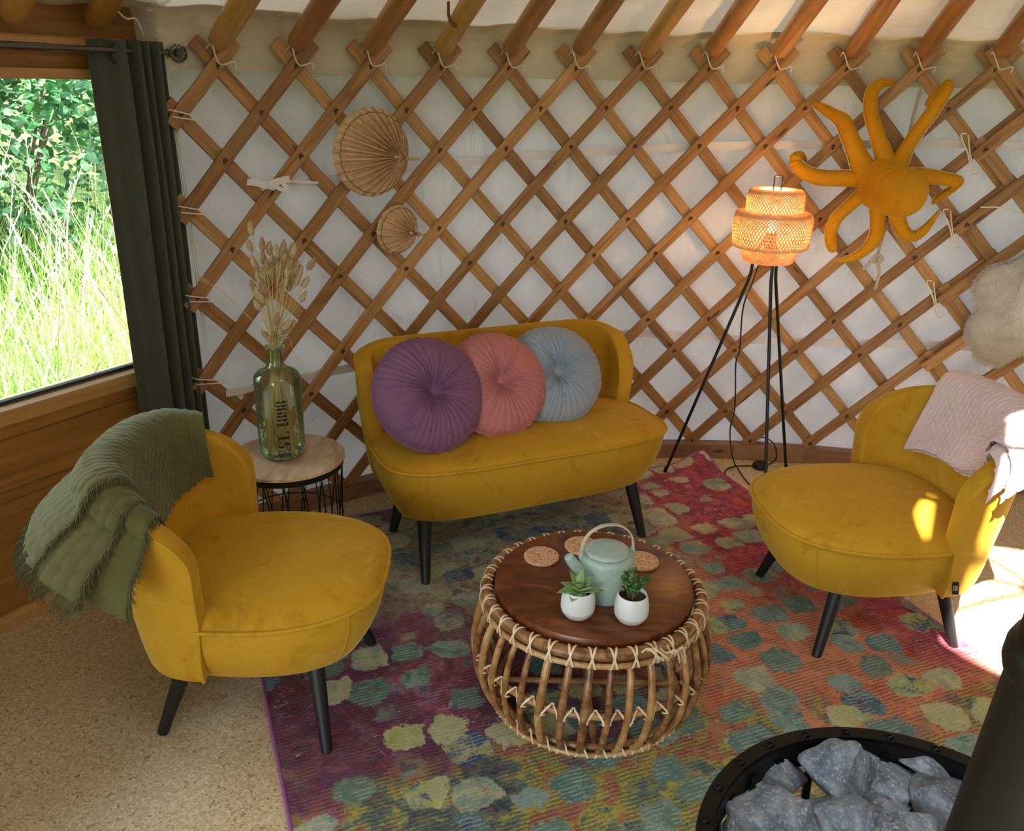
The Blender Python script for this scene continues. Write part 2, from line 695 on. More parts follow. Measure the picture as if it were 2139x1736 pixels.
wsweep('trim_1', [(-.05, 1.572), (.030, 1.572), (.034, 1.578), (.034, 1.604), (.028, 1.61), (-.05, 1.61)], T0, T1 + .05, TRIMW)
wsweep('trim_2', [(-.09, 1.61), (-.01, 1.61), (-.01, 1.70), (-.09, 1.70)], T0, T1 + .05, PANEL)
win = wsweep('window_1', [(-.09, .60), (.022, .60), (.026, .606), (.026, .640), (.020, ZS), (-.09, ZS)], W0 - .03, W1 + .03, TRIMW)
wsweep('window_head', [(-.09, ZH), (.024, ZH), (.024, ZH + .026), (-.09, ZH + .026)], W0 - .03, W1 + .03, TRIMW, win)
for t0, t1 in ((W1, W1 + .03), (W0 - .03, W0)):
    wsweep('window_jamb', [(-.09, ZS), (.022, ZS), (.022, ZH), (-.09, ZH)], t0, t1, TRIMW, win)
wsweep('glazing_seal', [(-.05, ZS), (-.028, ZS), (-.028, ZS + .010), (-.05, ZS + .010)], W0, W1, m_plain('seal', (52, 60, 72), 0.5), win)


def glass_mat(name, tint=(1, 1, 1), gloss=0.06):
    t = NT(name)
    tr = t.n('ShaderNodeBsdfTransparent'); tr.inputs[0].default_value = (*tint, 1)
    gl = t.n('ShaderNodeBsdfGlossy'); gl.inputs['Roughness'].default_value = 0.02
    fr = t.n('ShaderNodeFresnel'); fr.inputs[0].default_value = 1.45
    mx = t.n('ShaderNodeMixShader')
    t.l(t.math('MULTIPLY', fr.outputs[0], gloss / 0.06, True), mx.inputs[0])
    t.l(tr.outputs[0], mx.inputs[1]); t.l(gl.outputs[0], mx.inputs[2])
    t.l(mx.outputs[0], t.out.inputs[0])
    return t.m


m = MB()
m.add([wp(W0, ZS, -.045), wp(W1, ZS, -.045), wp(W1, ZH, -.045), wp(W0, ZH, -.045)], [(0, 1, 2, 3)])
m.build('window_pane', glass_mat('window_glass', (0.97, 0.99, 0.98)), win, smooth=False)

# ------------------------------------------------------------------ lattice wall sections
SL_W, SL_T = 0.043, 0.014
KN = MB()
KN.sphere((0, 0, 0), .0085, .0065, .005, 8, 5)
KN.sphere((0.004, -.007, 0.001), .004, .007, .003, 6, 4)
KNOTM = m_plain('rawhide_knot', (92, 58, 32), 0.7)
knot0 = None
CORD = WHITEC


def slat(parent, cs, ks, r, mat, over0, over1, jit):
    """one slat through nodes (c,k) list"""
    pts = []
    n = 22
    (c0, k0), (c1, k1) = (cs[0], ks[0]), (cs[1], ks[1])
    Ls = hypot((c1 - c0) * 0.2547, (k1 - k0) * 0.1365)
    e0, e1 = -over0 / Ls, 1 + over1 / Ls
    for i in range(n):
        q = e0 + (e1 - e0) * i / (n - 1)
        wob = 0.010 * nz(jit * 7.1, q * 3.0)
        pts.append(ck(c0 + (c1 - c0) * q + wob, k0 + (k1 - k0) * q, r + 0.003 * nz(jit * 3.3, q * 4)))
    m = MB()
    w = SL_W / 2 * (1 + 0.10 * nz(jit, 2.2))
    t = SL_T / 2
    ch = 0.0025
    prof = [(-w + ch, -t), (w - ch, -t), (w, -t + ch), (w, t - ch), (w - ch, t), (-w + ch, t), (-w, t - ch), (-w, -t + ch)]
    m.sweep(pts, prof, up=lambda i: (CX - pts[i].x, CY - pts[i].y, 0))
    # flat UV across the width
    for i in range(n):
        for j, (a, bb) in enumerate(prof):
            m.uv[i * 8 + j] = (i / (n - 1) * Ls, a + (0.1 if bb > 0 else 0.0))
    return m.build('slat', mat, parent, sharp=30)


def knot(parent, c, k, r):
    global knot0
    p = ck(c, k, r)
    th = TH0 + DTH * c
    M = Matrix.Translation(p) @ Matrix.Rotation(-th + pi, 4, 'Z') @ Matrix.Rotation(pi / 2, 4, 'X') @ Matrix.Rotation(random.uniform(-.5, .5), 4, 'Z')
    if knot0 is None:
        knot0 = KN.build('knot', KNOTM, parent)
        knot0.matrix_local = M
    else:
        cp(knot0, parent, M=M)


def lattice(label, cmin, cmax, top0, top1, dr, K=11, kend=11.15, knots=None, shift=0.0, half=True):
    L = thing('lattice_wall', label, 'lattice wall')
    r_in, r_out = RW - 0.008 - dr, RW + 0.010 - dr
    jit = 0
    par = 0.5 if half else 0.0
    for j in range(top0 - 8, top1 + 9):
        # '/' : down-left
        jit += 1
        ka = max(0, 2 * (j - cmax)); kb = min(kend, 2 * (j - cmin))
        if kb - ka > 0.8:
            o0 = 0.09 if ka == 0 else 0.045
            o1 = 0.0 if kb == kend else 0.045
            mat = PINE if (j * 7) % 5 else PINE_PALE
            s = slat(L, (j - ka / 2 + shift, j - kb / 2 + shift), (ka, kb), r_in, mat, o0, o1, jit + top0)
            for k in range(int(math.ceil(ka)), int(kb) + 1):
                if knots and knots(k, j):
                    knot(s, j - k / 2 + shift, k, r_in - SL_T / 2 - 0.001)
        ka = max(0, 2 * (cmin - j)); kb = min(kend, 2 * (cmax - j))
        if kb - ka > 0.8:
            o0 = 0.09 if ka == 0 else 0.045
            o1 = 0.0 if kb == kend else 0.045
            mat = PINE_PALE if (j * 5) % 3 else PINE
            slat(L, (j + ka / 2 + shift, j + kb / 2 + shift), (ka, kb), r_out, mat, o0, o1, jit + 50)
    return L


SHOW = {0, 1, 2, 4, 5, 7, 8, 10, 11}
lat1 = lattice('long criss-cross wall lattice of brown pine slats behind the sofa and floor lamp', -0.5, 11.5, 0, 11, 0.0, knots=lambda k, j: k in SHOW)
lat2 = lattice('right-hand lattice section overlapping the long lattice behind the sheepskin and the pink blanket chair', 11.0, 22, 11, 22, 0.022, knots=lambda k, j: k in SHOW and j < 15, shift=0.10)


def tie(parent, pts, r=0.0022, name='cord_tie', mat=WHITEC):
    m = MB()
    m.tube([Vector(x) for x in spline(pts, 26)], r, 6)
    return m.build(name, mat, parent)


# cords that lash the lattice end to the door post (behind the curtain) and the two sections together
for k in (1, 3, 5, 7):
    a = ck(-0.62, k, RW - 0.022); b2 = ck(-0.28, k, RW - 0.026); d2 = ck(-0.62, k, RW + 0.03)
    tie(lat1, [d2 + Vector((0, 0, .01)), a + Vector((0, 0, .012)), b2 + Vector((0, 0, -.012)), b2 + Vector((0, 0, -.02)), a + Vector((0, 0, -.006))])
for k in (2, 4, 6):
    a = ck(10.72, k - .35, RW - 0.05); b2 = ck(10.98, k + .62, RW - 0.052)
    tie(lat2, [a + Vector((.02, 0, .006)), a, (a + b2) / 2 + Vector((.006, 0, 0)), b2, b2 + Vector((.03, .01, .0))], 0.0030)
    tie(lat2, [a + Vector((.026, 0, .002)), (a + b2) / 2 + Vector((.014, 0, 0)), b2 + Vector((.006, 0, .01))], 0.0026)
a = ck(11.2, 3.5, RW - 0.06)
tie(lat2, [a, a + Vector((.08, -.02, .0)), a + Vector((.2, -.1, -.04))], 0.003)

# ------------------------------------------------------------------ roof poles
pole_info = {
    -2: ('round pale roof pole at the top left corner, first from the left edge', 'B'),
    -1: ('round honey roof pole resting over the curtain rod end, cord hanging from it', 'B'),
    0: ('round roof pole standing on the first lattice crossing right of the curtain', 'B'),
    1: ('round brown roof pole between the curtain and the large palm fan, second lattice crossing', 'A'),
    2: ('round brown roof pole directly above the large palm leaf fan', 'A'),
    3: ('pale yellow roof pole with a dark knot scar, right of the large palm fan', 'B'),
    4: ('dark brown roof pole right beside the pale knotted pole', 'A'),
    5: ('reddish brown roof pole above the pink cushion side of the sofa', 'A'),
    6: ('pale roof pole above the right end of the sofa', 'B'),
    7: ('orange brown roof pole just left of the floor lamp', 'A'),
    8: ('orange brown roof pole straight above the glowing lamp shade', 'A'),
    9: ('orange brown roof pole between the lamp and the octopus arms', 'A'),
    10: ('orange brown roof pole above the octopus with a rope running beside it', 'A'),
    11: ('roof pole at the top right corner of the picture', 'A'),
}


def pole(c):
    lab, kd = pole_info.get(c, ('round wooden roof pole beyond the right edge of the picture', 'A'))
    if c >= 0:
        B = ck(c, 0, RW - 0.028)
        B.z += 0.058
    else:
        B = wp({-1: 0.575, -2: 0.335}[c], 1.655, 0.035)
    dd = Vector((B.x - APEX.x, B.y - APEX.y, 0))
    E = Vector((APEX.x, APEX.y, 0)) + dd.normalized() * (CROWN_R - 0.02)
    E.z = B.z + (APEX.z - B.z) * (1 - (CROWN_R - 0.02) / dd.length)
    o = thing('roof_pole', lab, 'roof pole', B, 0, 'round roof poles')
    m = MB()
    n = 26
    pts = []
    ax = (E - B)
    sd = ax.cross(Vector((0, 0, 1))).normalized()
    for i in range(n):
        q = i / (n - 1)
        pts.append(ax * q + sd * 0.012 * nz(c * 3.7, q * 2) + Vector((0, 0, 0.01 * nz(c * 2.1, q * 2 + 9))))
    def scl(q):
        return 0.60 + 0.32 * sm(0, 0.025, q) + 0.10 * sm(0.02, 0.12, q) + 0.05 * nz(c * 1.7, q * 9)
    pts2 = [pts[0] - ax.normalized() * 0.012] + [pts[0] + ax * t for t in (0.004, .012, .02, .03)] + pts[2:]
    L = ax.length
    m.tube(pts2, 0.0330, 16, scale=lambda q: scl(q))
    for i in range(len(pts2)):
        for j in range(16):
            m.uv[i * 16 + j] = (m.uv[i * 16 + j][0], j / 16 * 0.2 if j <= 8 else (16 - j) / 16 * 0.2)
    m.build('shaft', POLE_A if kd == 'A' else POLE_B, o, sharp=50)
    if c == 3:
        m = MB()
        q = pts[2]
        m.tube([Vector(x) for x in spline([q + Vector((-.036, -.012, .05)), q + Vector((-.034, -.030, .01)), q + Vector((-.022, -.036, -.015)), q + Vector((-.008, -.036, -.02))], 10)], 0.005, 6)
        m.build('knot_scar', m_plain('knot_scar', (120, 66, 22), 0.6), o)
    if c >= 0:
        a = ck(c, 0.10, RW - 0.022) - B
        e = ck(c + .18, -0.02, RW - 0.026) - B
        f = ck(c - .12, -0.40, RW - 0.05) - B
        tie(o, [ck(c - .10, -.30, RW + .01) - B, f, (a + f) / 2 + Vector((0.004, -.012, -.002)), a + Vector((0.01, -.008, .012)), e + Vector((0, -.004, .004)), e + Vector((.004, .004, -.016))], 0.0024, 'cord_loop')
    if c == -1:
        p0 = at_pl(235, 10, B + Vector((0, -.03, 0)), Vector((0, 1, 0))) - B
        p1 = at_pl(262, 38, B + Vector((0, -.04, 0)), Vector((0, 1, 0))) - B
        p2 = at_pl(284, 40, B + Vector((0, .0, 0)), Vector((0, 1, 0))) - B
        p3 = at_pl(300, 75, B + Vector((0, .05, 0)), Vector((0, 1, 0))) - B
        tie(o, [p0 + Vector((0, .02, 0)), p0, p1, p2, p3], 0.0022, 'cord_loop')
    return o


for c in range(-2, 15):
    pole(c)

# ------------------------------------------------------------------ webbing straps behind the lattice and their bows
def strap(px, r, w=0.030):
    """vertical-ish flat strap through photo points on the cylinder"""
    P = [at_r(x, y, r) for x, y in px]
    cyl = [(atan2(p.x - CX, p.y - CY), p.z) for p in P]
    S = spline(cyl, 60)
    pts = [Vector((CX + r * sin(a), CY + r * cos(a), z)) for a, z in S]
    m = MB()
    m.sweep(pts, [(-w / 2, -.0008), (w / 2, -.0008), (w / 2, .0008), (-w / 2, .0008)], up=lambda i: (CX - pts[i].x, CY - pts[i].y, 0))
    return m


st = strap([(560, 386), (620, 380), (720, 372), (905, 345), (1080, 328), (1300, 315), (1500, 305), (1760, 302), (1960, 300), (2139, 306), (2300, 320)], RW + 0.0205).build('webbing_strap', WEB)
tag(st, 'upper white webbing strap running behind the lattice at the height of the large palm fan', 'strap', 'white straps behind the lattice')
bow = strap([(516, 380), (540, 383), (575, 392)], RW - 0.026, 0.020); bow.build('strap_end', WEB, st)
bow = strap([(560, 386), (585, 378), (605, 374)], RW - 0.030, 0.022); bow.build('strap_end', WEB, st)
bow = strap([(572, 388), (590, 396), (604, 394), (590, 384)], RW - 0.034, 0.014); bow.build('strap_end', WEB, st)
bow = strap([(600, 378), (640, 380), (665, 382)], RW + 0.0, 0.008); bow.build('strap_end', WEB, st)
st = strap([(480, 822), (540, 812), (700, 775), (900, 740), (1290, 697), (1500, 707), (1720, 716), (1880, 718), (2010, 724), (2139, 742), (2300, 770)], RW + 0.0205, 0.032).build('webbing_strap', WEB)
tag(st, 'lower white webbing strap running behind the lattice beside the lamp legs', 'strap', 'white straps behind the lattice')
bow = strap([(472, 822), (500, 818), (536, 808)], RW - 0.028, 0.024); bow.build('strap_end', WEB, st)
bow = strap([(474, 816), (505, 812), (540, 814)], RW - 0.030, 0.012); bow.build('strap_end', WEB, st)

# white cord hanging straight down beside the curtain
m = MB()
for dx in (0, 5):
    m.tube([at_r(362 + dx, 242, RW + .03), at_r(382 + dx, 385, RW + .03), at_r(403 + dx, 529, RW + .03), at_r(425 + dx, 700, RW + .03)], 0.002, 6)
tag(m.build('hanging_cord', WHITEC), 'thin white double cord hanging down between the curtain and the lattice', 'cord')

# ------------------------------------------------------------------ curtain and rod
PO = WA + WN * 0.11
def cpx(x, y, off=0.11):
    return at_pl(x, y, WA + WN * off, WN)
def t_of(p):
    return (p - WA).dot(WD)
zr = (cpx(60, 100).z + cpx(350, 107).z) / 2
tr1 = t_of(cpx(352, 107))
ROD = m_plain('brushed_rod', (112, 108, 104), 0.35, Metallic=0.85)
rod = thing('curtain_rod', 'brushed grey metal curtain rod with a caged ball finial above the window', 'curtain rod', wp(0, zr, 0.11))
o3 = Vector(rod.location)
m = MB(); m.tube([wp(-.7, zr, .11) - o3, wp(tr1, zr, .11) - o3], 0.0085, 12); m.build('rod', ROD, rod)
m = MB(); m.tube([wp(-.7, zr, .11) - o3, wp(t_of(cpx(102, 100)), zr, .11) - o3], 0.0100, 12); m.build('outer_tube', ROD, rod)
fc = wp(tr1 + 0.032, zr, .11) - o3
m = MB()
m.tube([wp(tr1 - .004, zr, .11) - o3, wp(tr1 + .006, zr, .11) - o3], 0.011, 12)
for k in range(10):
    a = 2 * pi * k / 10
    pts = []
    for q in np.linspace(-1, 1, 13):
        rr = 0.024 * sqrt(max(0.03, 1 - q * q)); aa = a + q * 0.9
        pts.append(fc + WD * 0.026 * q + (WN * cos(aa) + Vector((0, 0, 1)) * sin(aa)) * rr)
    m.tube(pts, 0.0016, 5)
m.sphere(fc, .014, .014, .014, 12, 8)
m.build('finial', ROD, rod)
for t in (0.02,):
    m = MB(); m.tube([wp(t, zr, .11) - o3, wp(t, zr, .03) - o3], 0.006, 8); m.build('bracket', ROD, rod)

CURT = NT('curtain_cloth')
cv = CURT.coord('Object')
cn = CURT.noise(cv, 260, 2, 0.5)
CURT.bump(cn.outputs[0], 0.15, 0.001)
CURT.base(lin((74, 79, 66)), 0.85)
CURT.b.inputs['Sheen Weight'].default_value = 0.25
CURT = CURT.m
ta, tb = t_of(cpx(196, 95)), t_of(cpx(338, 95))
ztop = cpx(300, 86).z
curt = thing('curtain', 'dark olive green eyelet curtain hanging in folds right of the window', 'curtain', wp((ta + tb) / 2, 0, 0.11))
co = Vector(curt.location)
NU = 150
def curt_pt(u, v):
    z = ztop * (1 - v) + 0.015 * v
    # flat leading strip then tight folds
    f = [(0, -.035), (.10, -.032), (.20, -.022), (.34, .030), (.42, .006), (.50, -.030), (.56, .026), (.63, -.030), (.70, .028), (.77, -.028), (.84, .026), (.91, -.024), (1.0, .004)]
    for i in range(len(f) - 1):
        if f[i][0] <= u <= f[i + 1][0]:
            q = (u - f[i][0]) / (f[i + 1][0] - f[i][0])
            q = q * q * (3 - 2 * q)
            o = f[i][1] * (1 - q) + f[i + 1][1] * q
            break
    o *= (1 + 0.35 * nz(u * 4, v * 1.2)) * (1 - .10 * v)
    t = ta + (tb - ta) * u + 0.012 * nz(u * 3, v * 1.5, 4) * min(1, v * 4) + 0.004 * nz(u * 9, v * 3, 1)
    t += 0.012 * v * (u - .5)
    return wp(t, z + 0.004 * nz(u * 8, 2), 0.11 + o) - co
m = MB(); m.grid(curt_pt, NU, 50)
cl = m.build('cloth', CURT, curt, sharp=180)
mod = cl.modifiers.new('thick', 'SOLIDIFY'); mod.thickness = 0.0025
ey = cpx(245, 112, .12) - co
m = MB()
e_n = (WN * 0.75 - WD * 0.66).normalized()
sd_ = e_n.cross(Vector((0, 0, 1))).normalized()
m.tube([ey + sd_ * .021 * cos(a) + Vector((0, 0, .024 * sin(a))) for a in np.linspace(0, 2 * pi, 24, endpoint=False)], .0035, 8, closed=True)
m.build('eyelet', m_plain('dark_eyelet', (20, 20, 20), .4), curt)

# unseen glazed door, added behind the camera to bring light from that side
def dpt(th, z, R=2.745): return Vector((CX + R * sin(th), CY + R * cos(th), z))
m = MB()
for th in (D0, D1, (D0 + D1) / 2):
    m.tube([dpt(th, 0), dpt(th, 1.56)], .035, 4)
for z in (.03, 1.55, .75):
    m.tube([dpt(th, z) for th in np.linspace(D0, D1, 9)], .030, 4)
dr = tag(m.build('added_door_1', PANEL, None, sharp=30), kind='structure')
m = MB()
m.grid(lambda u, v: dpt(D0 + (D1 - D0) * u, .03 + 1.5 * v), 9, 2)
m.build('added_door_pane', bpy.data.materials['window_glass'], dr)

# ================================================================== VELVET SEATS
def sup(a, b, n, th):
    c, s = cos(th), sin(th)
    return (a * abs(c) ** (2 / n) * (1 if c >= 0 else -1), b * abs(s) ** (2 / n) * (1 if s >= 0 else -1))


def smooth_mod(o, lv=1):
    md = o.modifiers.new('sub', 'SUBSURF')
    md.levels = lv
    md.render_levels = lv
    return o


def seat_leg(root, top, bot, r0, r1):
    m = MB()
    top, bot = Vector(top), Vector(bot)
    ax = (top - bot)
    pts = [bot + ax * q for q in (0, .01, .03, .5, 1)]
    rr = [r1 * .88, r1, r1 * 1.01, (r0 + r1) / 2, r0]
    m.tube(pts, 1.0, 22, scale=rr)
    return m.build('leg', BLACKW, root, sharp=50)


def make_seat(name, label, cat, loc, fwd, HW, XF, XB, nf, zs=(0.205, 0.37, 0.425), wb0=0.265, wb1=0.315, zt=0.70,
              nb=2.7, xback=-0.26, lean=0.26, legs=None, mat=MUSTARD, group=None, wing_z=0.50, ptop=3.2, sofa=False, cy=0.0, zback=0.22, wing_x=-0.09, s0=0.72):
    """cocktail seat: local +x forward. HW half width at the piping, XF/XB front and back of the cushion"""
    root = thing(name, label, cat, (loc[0], loc[1], 0), atan2(fwd[1], fwd[0]), group)
    z0, z1, z2 = zs
    NA = 96
    xc = (XF + XB) / 2
    ax = (XF - XB) / 2

    def ringpt(s, zz, a, shr=0.0):
        x, y = sup(ax * s - shr, HW * s - shr, nf if cos(a) > 0 else 3.0, a)
        # front slightly bowed, front corners a little narrower
        if not sofa:
            y *= 1 - 0.10 * sm(0, ax, x)
        return Vector((xc + x, cy + y, zz))

    # base (box upholstery) tapering down
    m = MB()
    rings = []
    for q in np.linspace(0, 1, 12):
        zz = z1 + (z0 - z1) * q
        shr = 0.004 + 0.055 * q ** 1.6 - 0.006 * sin(pi * q)
        rings.append((zz, shr))
    rings += [(z0 - 0.004, 0.064), (z0 - 0.008, 0.078), (z0 - .008, 0.15)]
    def bp(u, v):
        k = v * (len(rings) - 1)
        zz, shr = rings[int(round(k))]
        return ringpt(1, zz, 2 * pi * u, shr)
    m.grid(bp, NA, len(rings), cu=True)
    body = m.build('seat_base', mat, root, sharp=180)
    # domed cushion top
    m = MB()
    NR = 16
    def tp(u, v):
        s = 1 - v
        dome = (1 - s ** 2.6) ** 0.62 if s < 1 else 0
        zz = z1 + (z2 - z1) * dome
        # seat dips slightly to the rear
        p = ringpt(s, zz, 2 * pi * u)
        if s < 1: p.z += 0.006 * nz(p.x * 4, p.y * 4, 5) * (1 - s ** 4)
        p.z -= 0.012 * sm(0.1, -0.3, p.x) if False else 0
        return p
    m.grid(tp, NA, NR, cu=True)
    m.build('seat_cushion', mat, root, sharp=180)
    m = MB()
    m.tube([ringpt(1, z1, 2 * pi * i / 120, -0.002) for i in range(120)], 0.0048, 8, closed=True)
    m.build('seat_piping', mat, root, sharp=180)
    # vertical seams on the front corners of the base
    for sa in (1, -1):
        m = MB()
        a = sa * radians(47 if not sofa else 38)
        m.tube([ringpt(1, zz, a, shr - 0.001) for zz, shr in rings[:12]], 0.0016, 6)
        m.build('seam', mat, root)
    # wrap-around back shell
    def curve(t, k, z):
        w = wb0 + (wb1 - wb0) * sm(0, 0.35, k)
        xb = xback - lean * k
        xfr = wing_x + 0.012 * sm(0.22, 0.40, z)
        a = t * pi / 2
        d = xfr - xb
        c, s = cos(a), sin(a)
        y = w * abs(s) ** (2 / nb) * (1 if s >= 0 else -1)
        if z < 0.30:
            y *= 1 - 0.08 * ((0.30 - z) / 0.09) ** 1.5
        return Vector((xfr - d * abs(c) ** (2 / nb), cy + y, z))
    ts = np.linspace(-1, 1, 1201)
    P = [curve(t, 0.25, 0.45) for t in ts]
    acc = np.concatenate([[0], np.cumsum([(P[i + 1] - P[i]).length for i in range(len(P) - 1)])])
    acc = acc / acc[-1] * 2 - 1

    def shell(s, v):
        """s in [-1,1] arc length round the back, v 0..1 up"""
        t = float(np.interp(s, acc, ts))
        q = min(1.0, abs(s))
        if sofa:
            q = max(0, (q - s0) / (1 - s0))
            ztp = wing_z + (zt - wing_z) * max(0.0, 1 - q ** 2.4) ** (1 / 2.2)
        else:
            ztp = wing_z + (zt - wing_z) * max(0.0, 1 - q ** 3) ** 0.5
        z = zback + (ztp - zback) * v
        return curve(t, z - 0.21, z)

    def snorm(s, v):
        e = 0.004
        a1 = shell(max(-1, s - e), v); a2 = shell(min(1, s + e), v)
        b1 = shell(s, max(0, v - .01)); b2 = shell(s, min(1, v + .01))
        n = (a2 - a1).cross(b2 - b1).normalized()
        c = shell(0, .5) * .25 + shell(1, .3) * .375 + shell(-1, .3) * .375
        if n.dot(shell(s, v) - c) < 0: n = -n
        return n
    NT_ = 71
    NV = 22
    m = MB()
    sv = np.linspace(-1, 1, NT_)
    m.grid(lambda u, v: shell(sv[int(round(u * (NT_ - 1)))], v), NT_, NV)
    back = m.build('backrest', mat, root, sharp=180)
    md = back.modifiers.new('thick', 'SOLIDIFY')
    md.thickness = 0.058
    md.offset = 0.0
    smooth_mod(back, 2)
    # piping along the outer edge of the shell
    out = [shell(-.985, v) + snorm(-.985, v) * .0275 for v in np.linspace(0.02, .94, 14)]
    for q in np.linspace(-.975, .975, 90):
        out.append(shell(q, .972) + snorm(q, .972) * .0270)
    out += [shell(.985, v) + snorm(.985, v) * .0275 for v in np.linspace(.94, 0.02, 14)]
    m = MB()
    m.tube(out, 0.0042, 8)
    m.build('back_piping', mat, root, sharp=180)
    # back centre seams inside
    seams = [0.0] if not sofa else [-0.70, 0.70]
    for st_ in seams:
        m = MB()
        pts = []
        for v in np.linspace(0.25, 0.97, 16):
            pts.append(shell(st_, v) - snorm(st_, v) * .0285)
        m.tube(pts, 0.0016, 6)
        m.build('back_seam', mat, root)
    for (tx, ty, bx, by, r0, r1) in legs:
        seat_leg(root, (tx, ty, z0 + 0.01), (bx, by, 0.001), r0, r1)
    root['shell'] = 0
    del root['shell']
    return root, (shell, snorm)


CH_LEGS = [(0.155, -0.165, 0.215, -0.215, .021, .0135), (0.155, 0.165, 0.215, 0.215, .021, .0135),
           (-0.155, -0.165, -0.215, -0.205, .021, .0135), (-0.155, 0.165, -0.215, 0.205, .021, .0135)]
CHL_LEGS = [(0.150, -0.170, 0.180, -0.252, .021, .0135), (0.160, 0.160, 0.242, 0.172, .021, .0135),
            (-0.155, -0.165, -0.238, -0.172, .021, .0135), (-0.155, 0.165, -0.195, 0.22, .021, .0135)]
chairL, shellL = make_seat('cocktail_chair', 'mustard velvet cocktail chair at the left with the green fringed blanket over its back', 'armchair',
                           (-0.62, 1.840), (1, .05), 0.280, 0.312, -0.27, 2.9, legs=CHL_LEGS, wb0=.243, wb1=.255, xback=-.235, lean=.17, wing_z=.50, zt=.685, wing_x=-.085)
chairR, shellR = make_seat('cocktail_chair', 'mustard velvet cocktail chair at the right with the pink waffle blanket over its back', 'armchair',
                           (1.075, 2.250), (-.985, -.12), 0.285, 0.335, -0.27, 2.9, legs=CH_LEGS, wb0=.252, wb1=.268, xback=-.235, lean=.19, wing_z=.50, zt=.690)
SF_LEGS = [(-0.075, -0.385, 0.005, -0.41, .024, .0145), (-0.075, 0.385, 0.005, 0.41, .024, .0145),
           (-0.30, -0.385, -0.37, -0.41, .024, .0145), (-0.30, 0.385, -0.37, 0.41, .024, .0145)]
sofa, shellS = make_seat('velvet_sofa', 'two-seat mustard velvet sofa with a low wrap-around back against the lattice wall', 'sofa',
                         (0.105, 2.515), (.413, -.911), 0.515, 0.045, -0.45, 4.2, zs=(.205, .40, .44), wb0=.462, wb1=.490, zt=.692, nb=6.0,
                         xback=-.42, lean=.17, wing_z=.46, legs=SF_LEGS, sofa=True, cy=0.006, wing_x=-.315, zback=.25, s0=.58)
# small woven label sewn into the edge of the right chair's back
m = MB()
m.box(0, 0, 0, .0025, .016, .040, Matrix.Translation((-.112, .283, .262)) @ Matrix.Rotation(radians(12), 4, 'Y') @ Matrix.Rotation(radians(60), 4, 'Z'))
lb = m.build('sewn_label', m_plain('label_cloth', (30, 30, 32), .8), chairR)
m = MB()
for k in range(4):
    m.box(0, -.0035 + .0028 * k, .002 * (k % 2), .0006, .0014, .016, Matrix.Translation((-.1105, .2845, .262)) @ Matrix.Rotation(radians(12), 4, 'Y') @ Matrix.Rotation(radians(60), 4, 'Z'))
m.build('label_print', m_plain('label_print', (210, 210, 205), .8), lb)


# ------------------------------------------------------------------ pleated round cushions
def cushion(label, loc, nrm, roll, R, rgb, sd, thick=0.082):
    d, l = tuple(x * 0.55 for x in lin(rgb)), tuple(min(1, x * 1.45) for x in lin(rgb))
    mt = m_velvet('velvet_' + sd, d, lin(rgb), l, 11)
    nrm = Vector(nrm).normalized()
    q = nrm.to_track_quat('Z', 'Y')
    M = Matrix.Translation(loc) @ q.to_matrix().to_4x4() @ Matrix.Rotation(roll, 4, 'Z')
    o = bpy.data.objects.new('round_cushion', None)
    COL.objects.link(o)
    o.matrix_world = M
    tag(o, label, 'cushion', 'pleated velvet cushions on the sofa')
    rnd = random.Random(sd)
    NPL = 40
    ph = [rnd.uniform(-.35, .35) for _ in range(NPL)]
    am = [rnd.uniform(.5, 1.3) for _ in range(NPL)]

    def pleat(a):
        k = a / (2 * pi) * NPL
        i = int(k) % NPL
        f = k - int(k)
        return am[i] * (1 - abs(2 * f - 1) ** 2.2) + (am[i] * 0.4 if 0.42 + ph[i] * .3 < f < 0.50 + ph[i] * .3 else 0)

    def face(sgn):
        def fn(u, v):
            a = 2 * pi * u
            s = v
            rr = R * s
            prof = thick * (1 - s ** 3.2) ** 0.55 * (0.42 + 0.58 * min(1, (s / 0.42)) ** 0.8)
            pa = a + 0.10 * sin(3 * a) * s
            p = pleat(pa % (2 * pi)) * 0.0058 * sm(0.03, .2, s) * (1 - 0.35 * s)
            rim = 0.0016 * sin(a * 46 + 3 * nz(a * 3)) * sm(0.85, 1, s)
            rr *= 1 + 0.018 * nz(cos(a) * 2, sin(a) * 2, ord(sd[0]))
            return (rr * cos(a) + rim * cos(a), rr * sin(a) + rim * sin(a), sgn * (prof + p * (0 if s >= 1 else 1)))
        return fn
    m = MB()
    m.grid(face(1), 480, 34, cu=True)
    m.build('pleated_front', mt, o, sharp=180)
    m = MB()
    m.grid(face(-1), 240, 18, cu=True)
    m.build('pleated_back', mt, o, sharp=180)
    m = MB()
    pts = []
    for i in range(240):
        a = 2 * pi * i / 240
        rr = R * (1 + 0.018 * nz(cos(a) * 2, sin(a) * 2, ord(sd[0]))) + 0.0016 * sin(a * 46 + 3 * nz(a * 3))
        pts.append((rr * cos(a), rr * sin(a), 0.002 * sin(a * 46)))
    m.tube(pts, 0.0038, 6, closed=True)
    m.build('piping', mt, o, sharp=180)
    m = MB()
    m.sphere((0, 0, thick * .44), .011, .011, .005, 12, 6)
    m.build('button', mt, o, sharp=180)
    return o


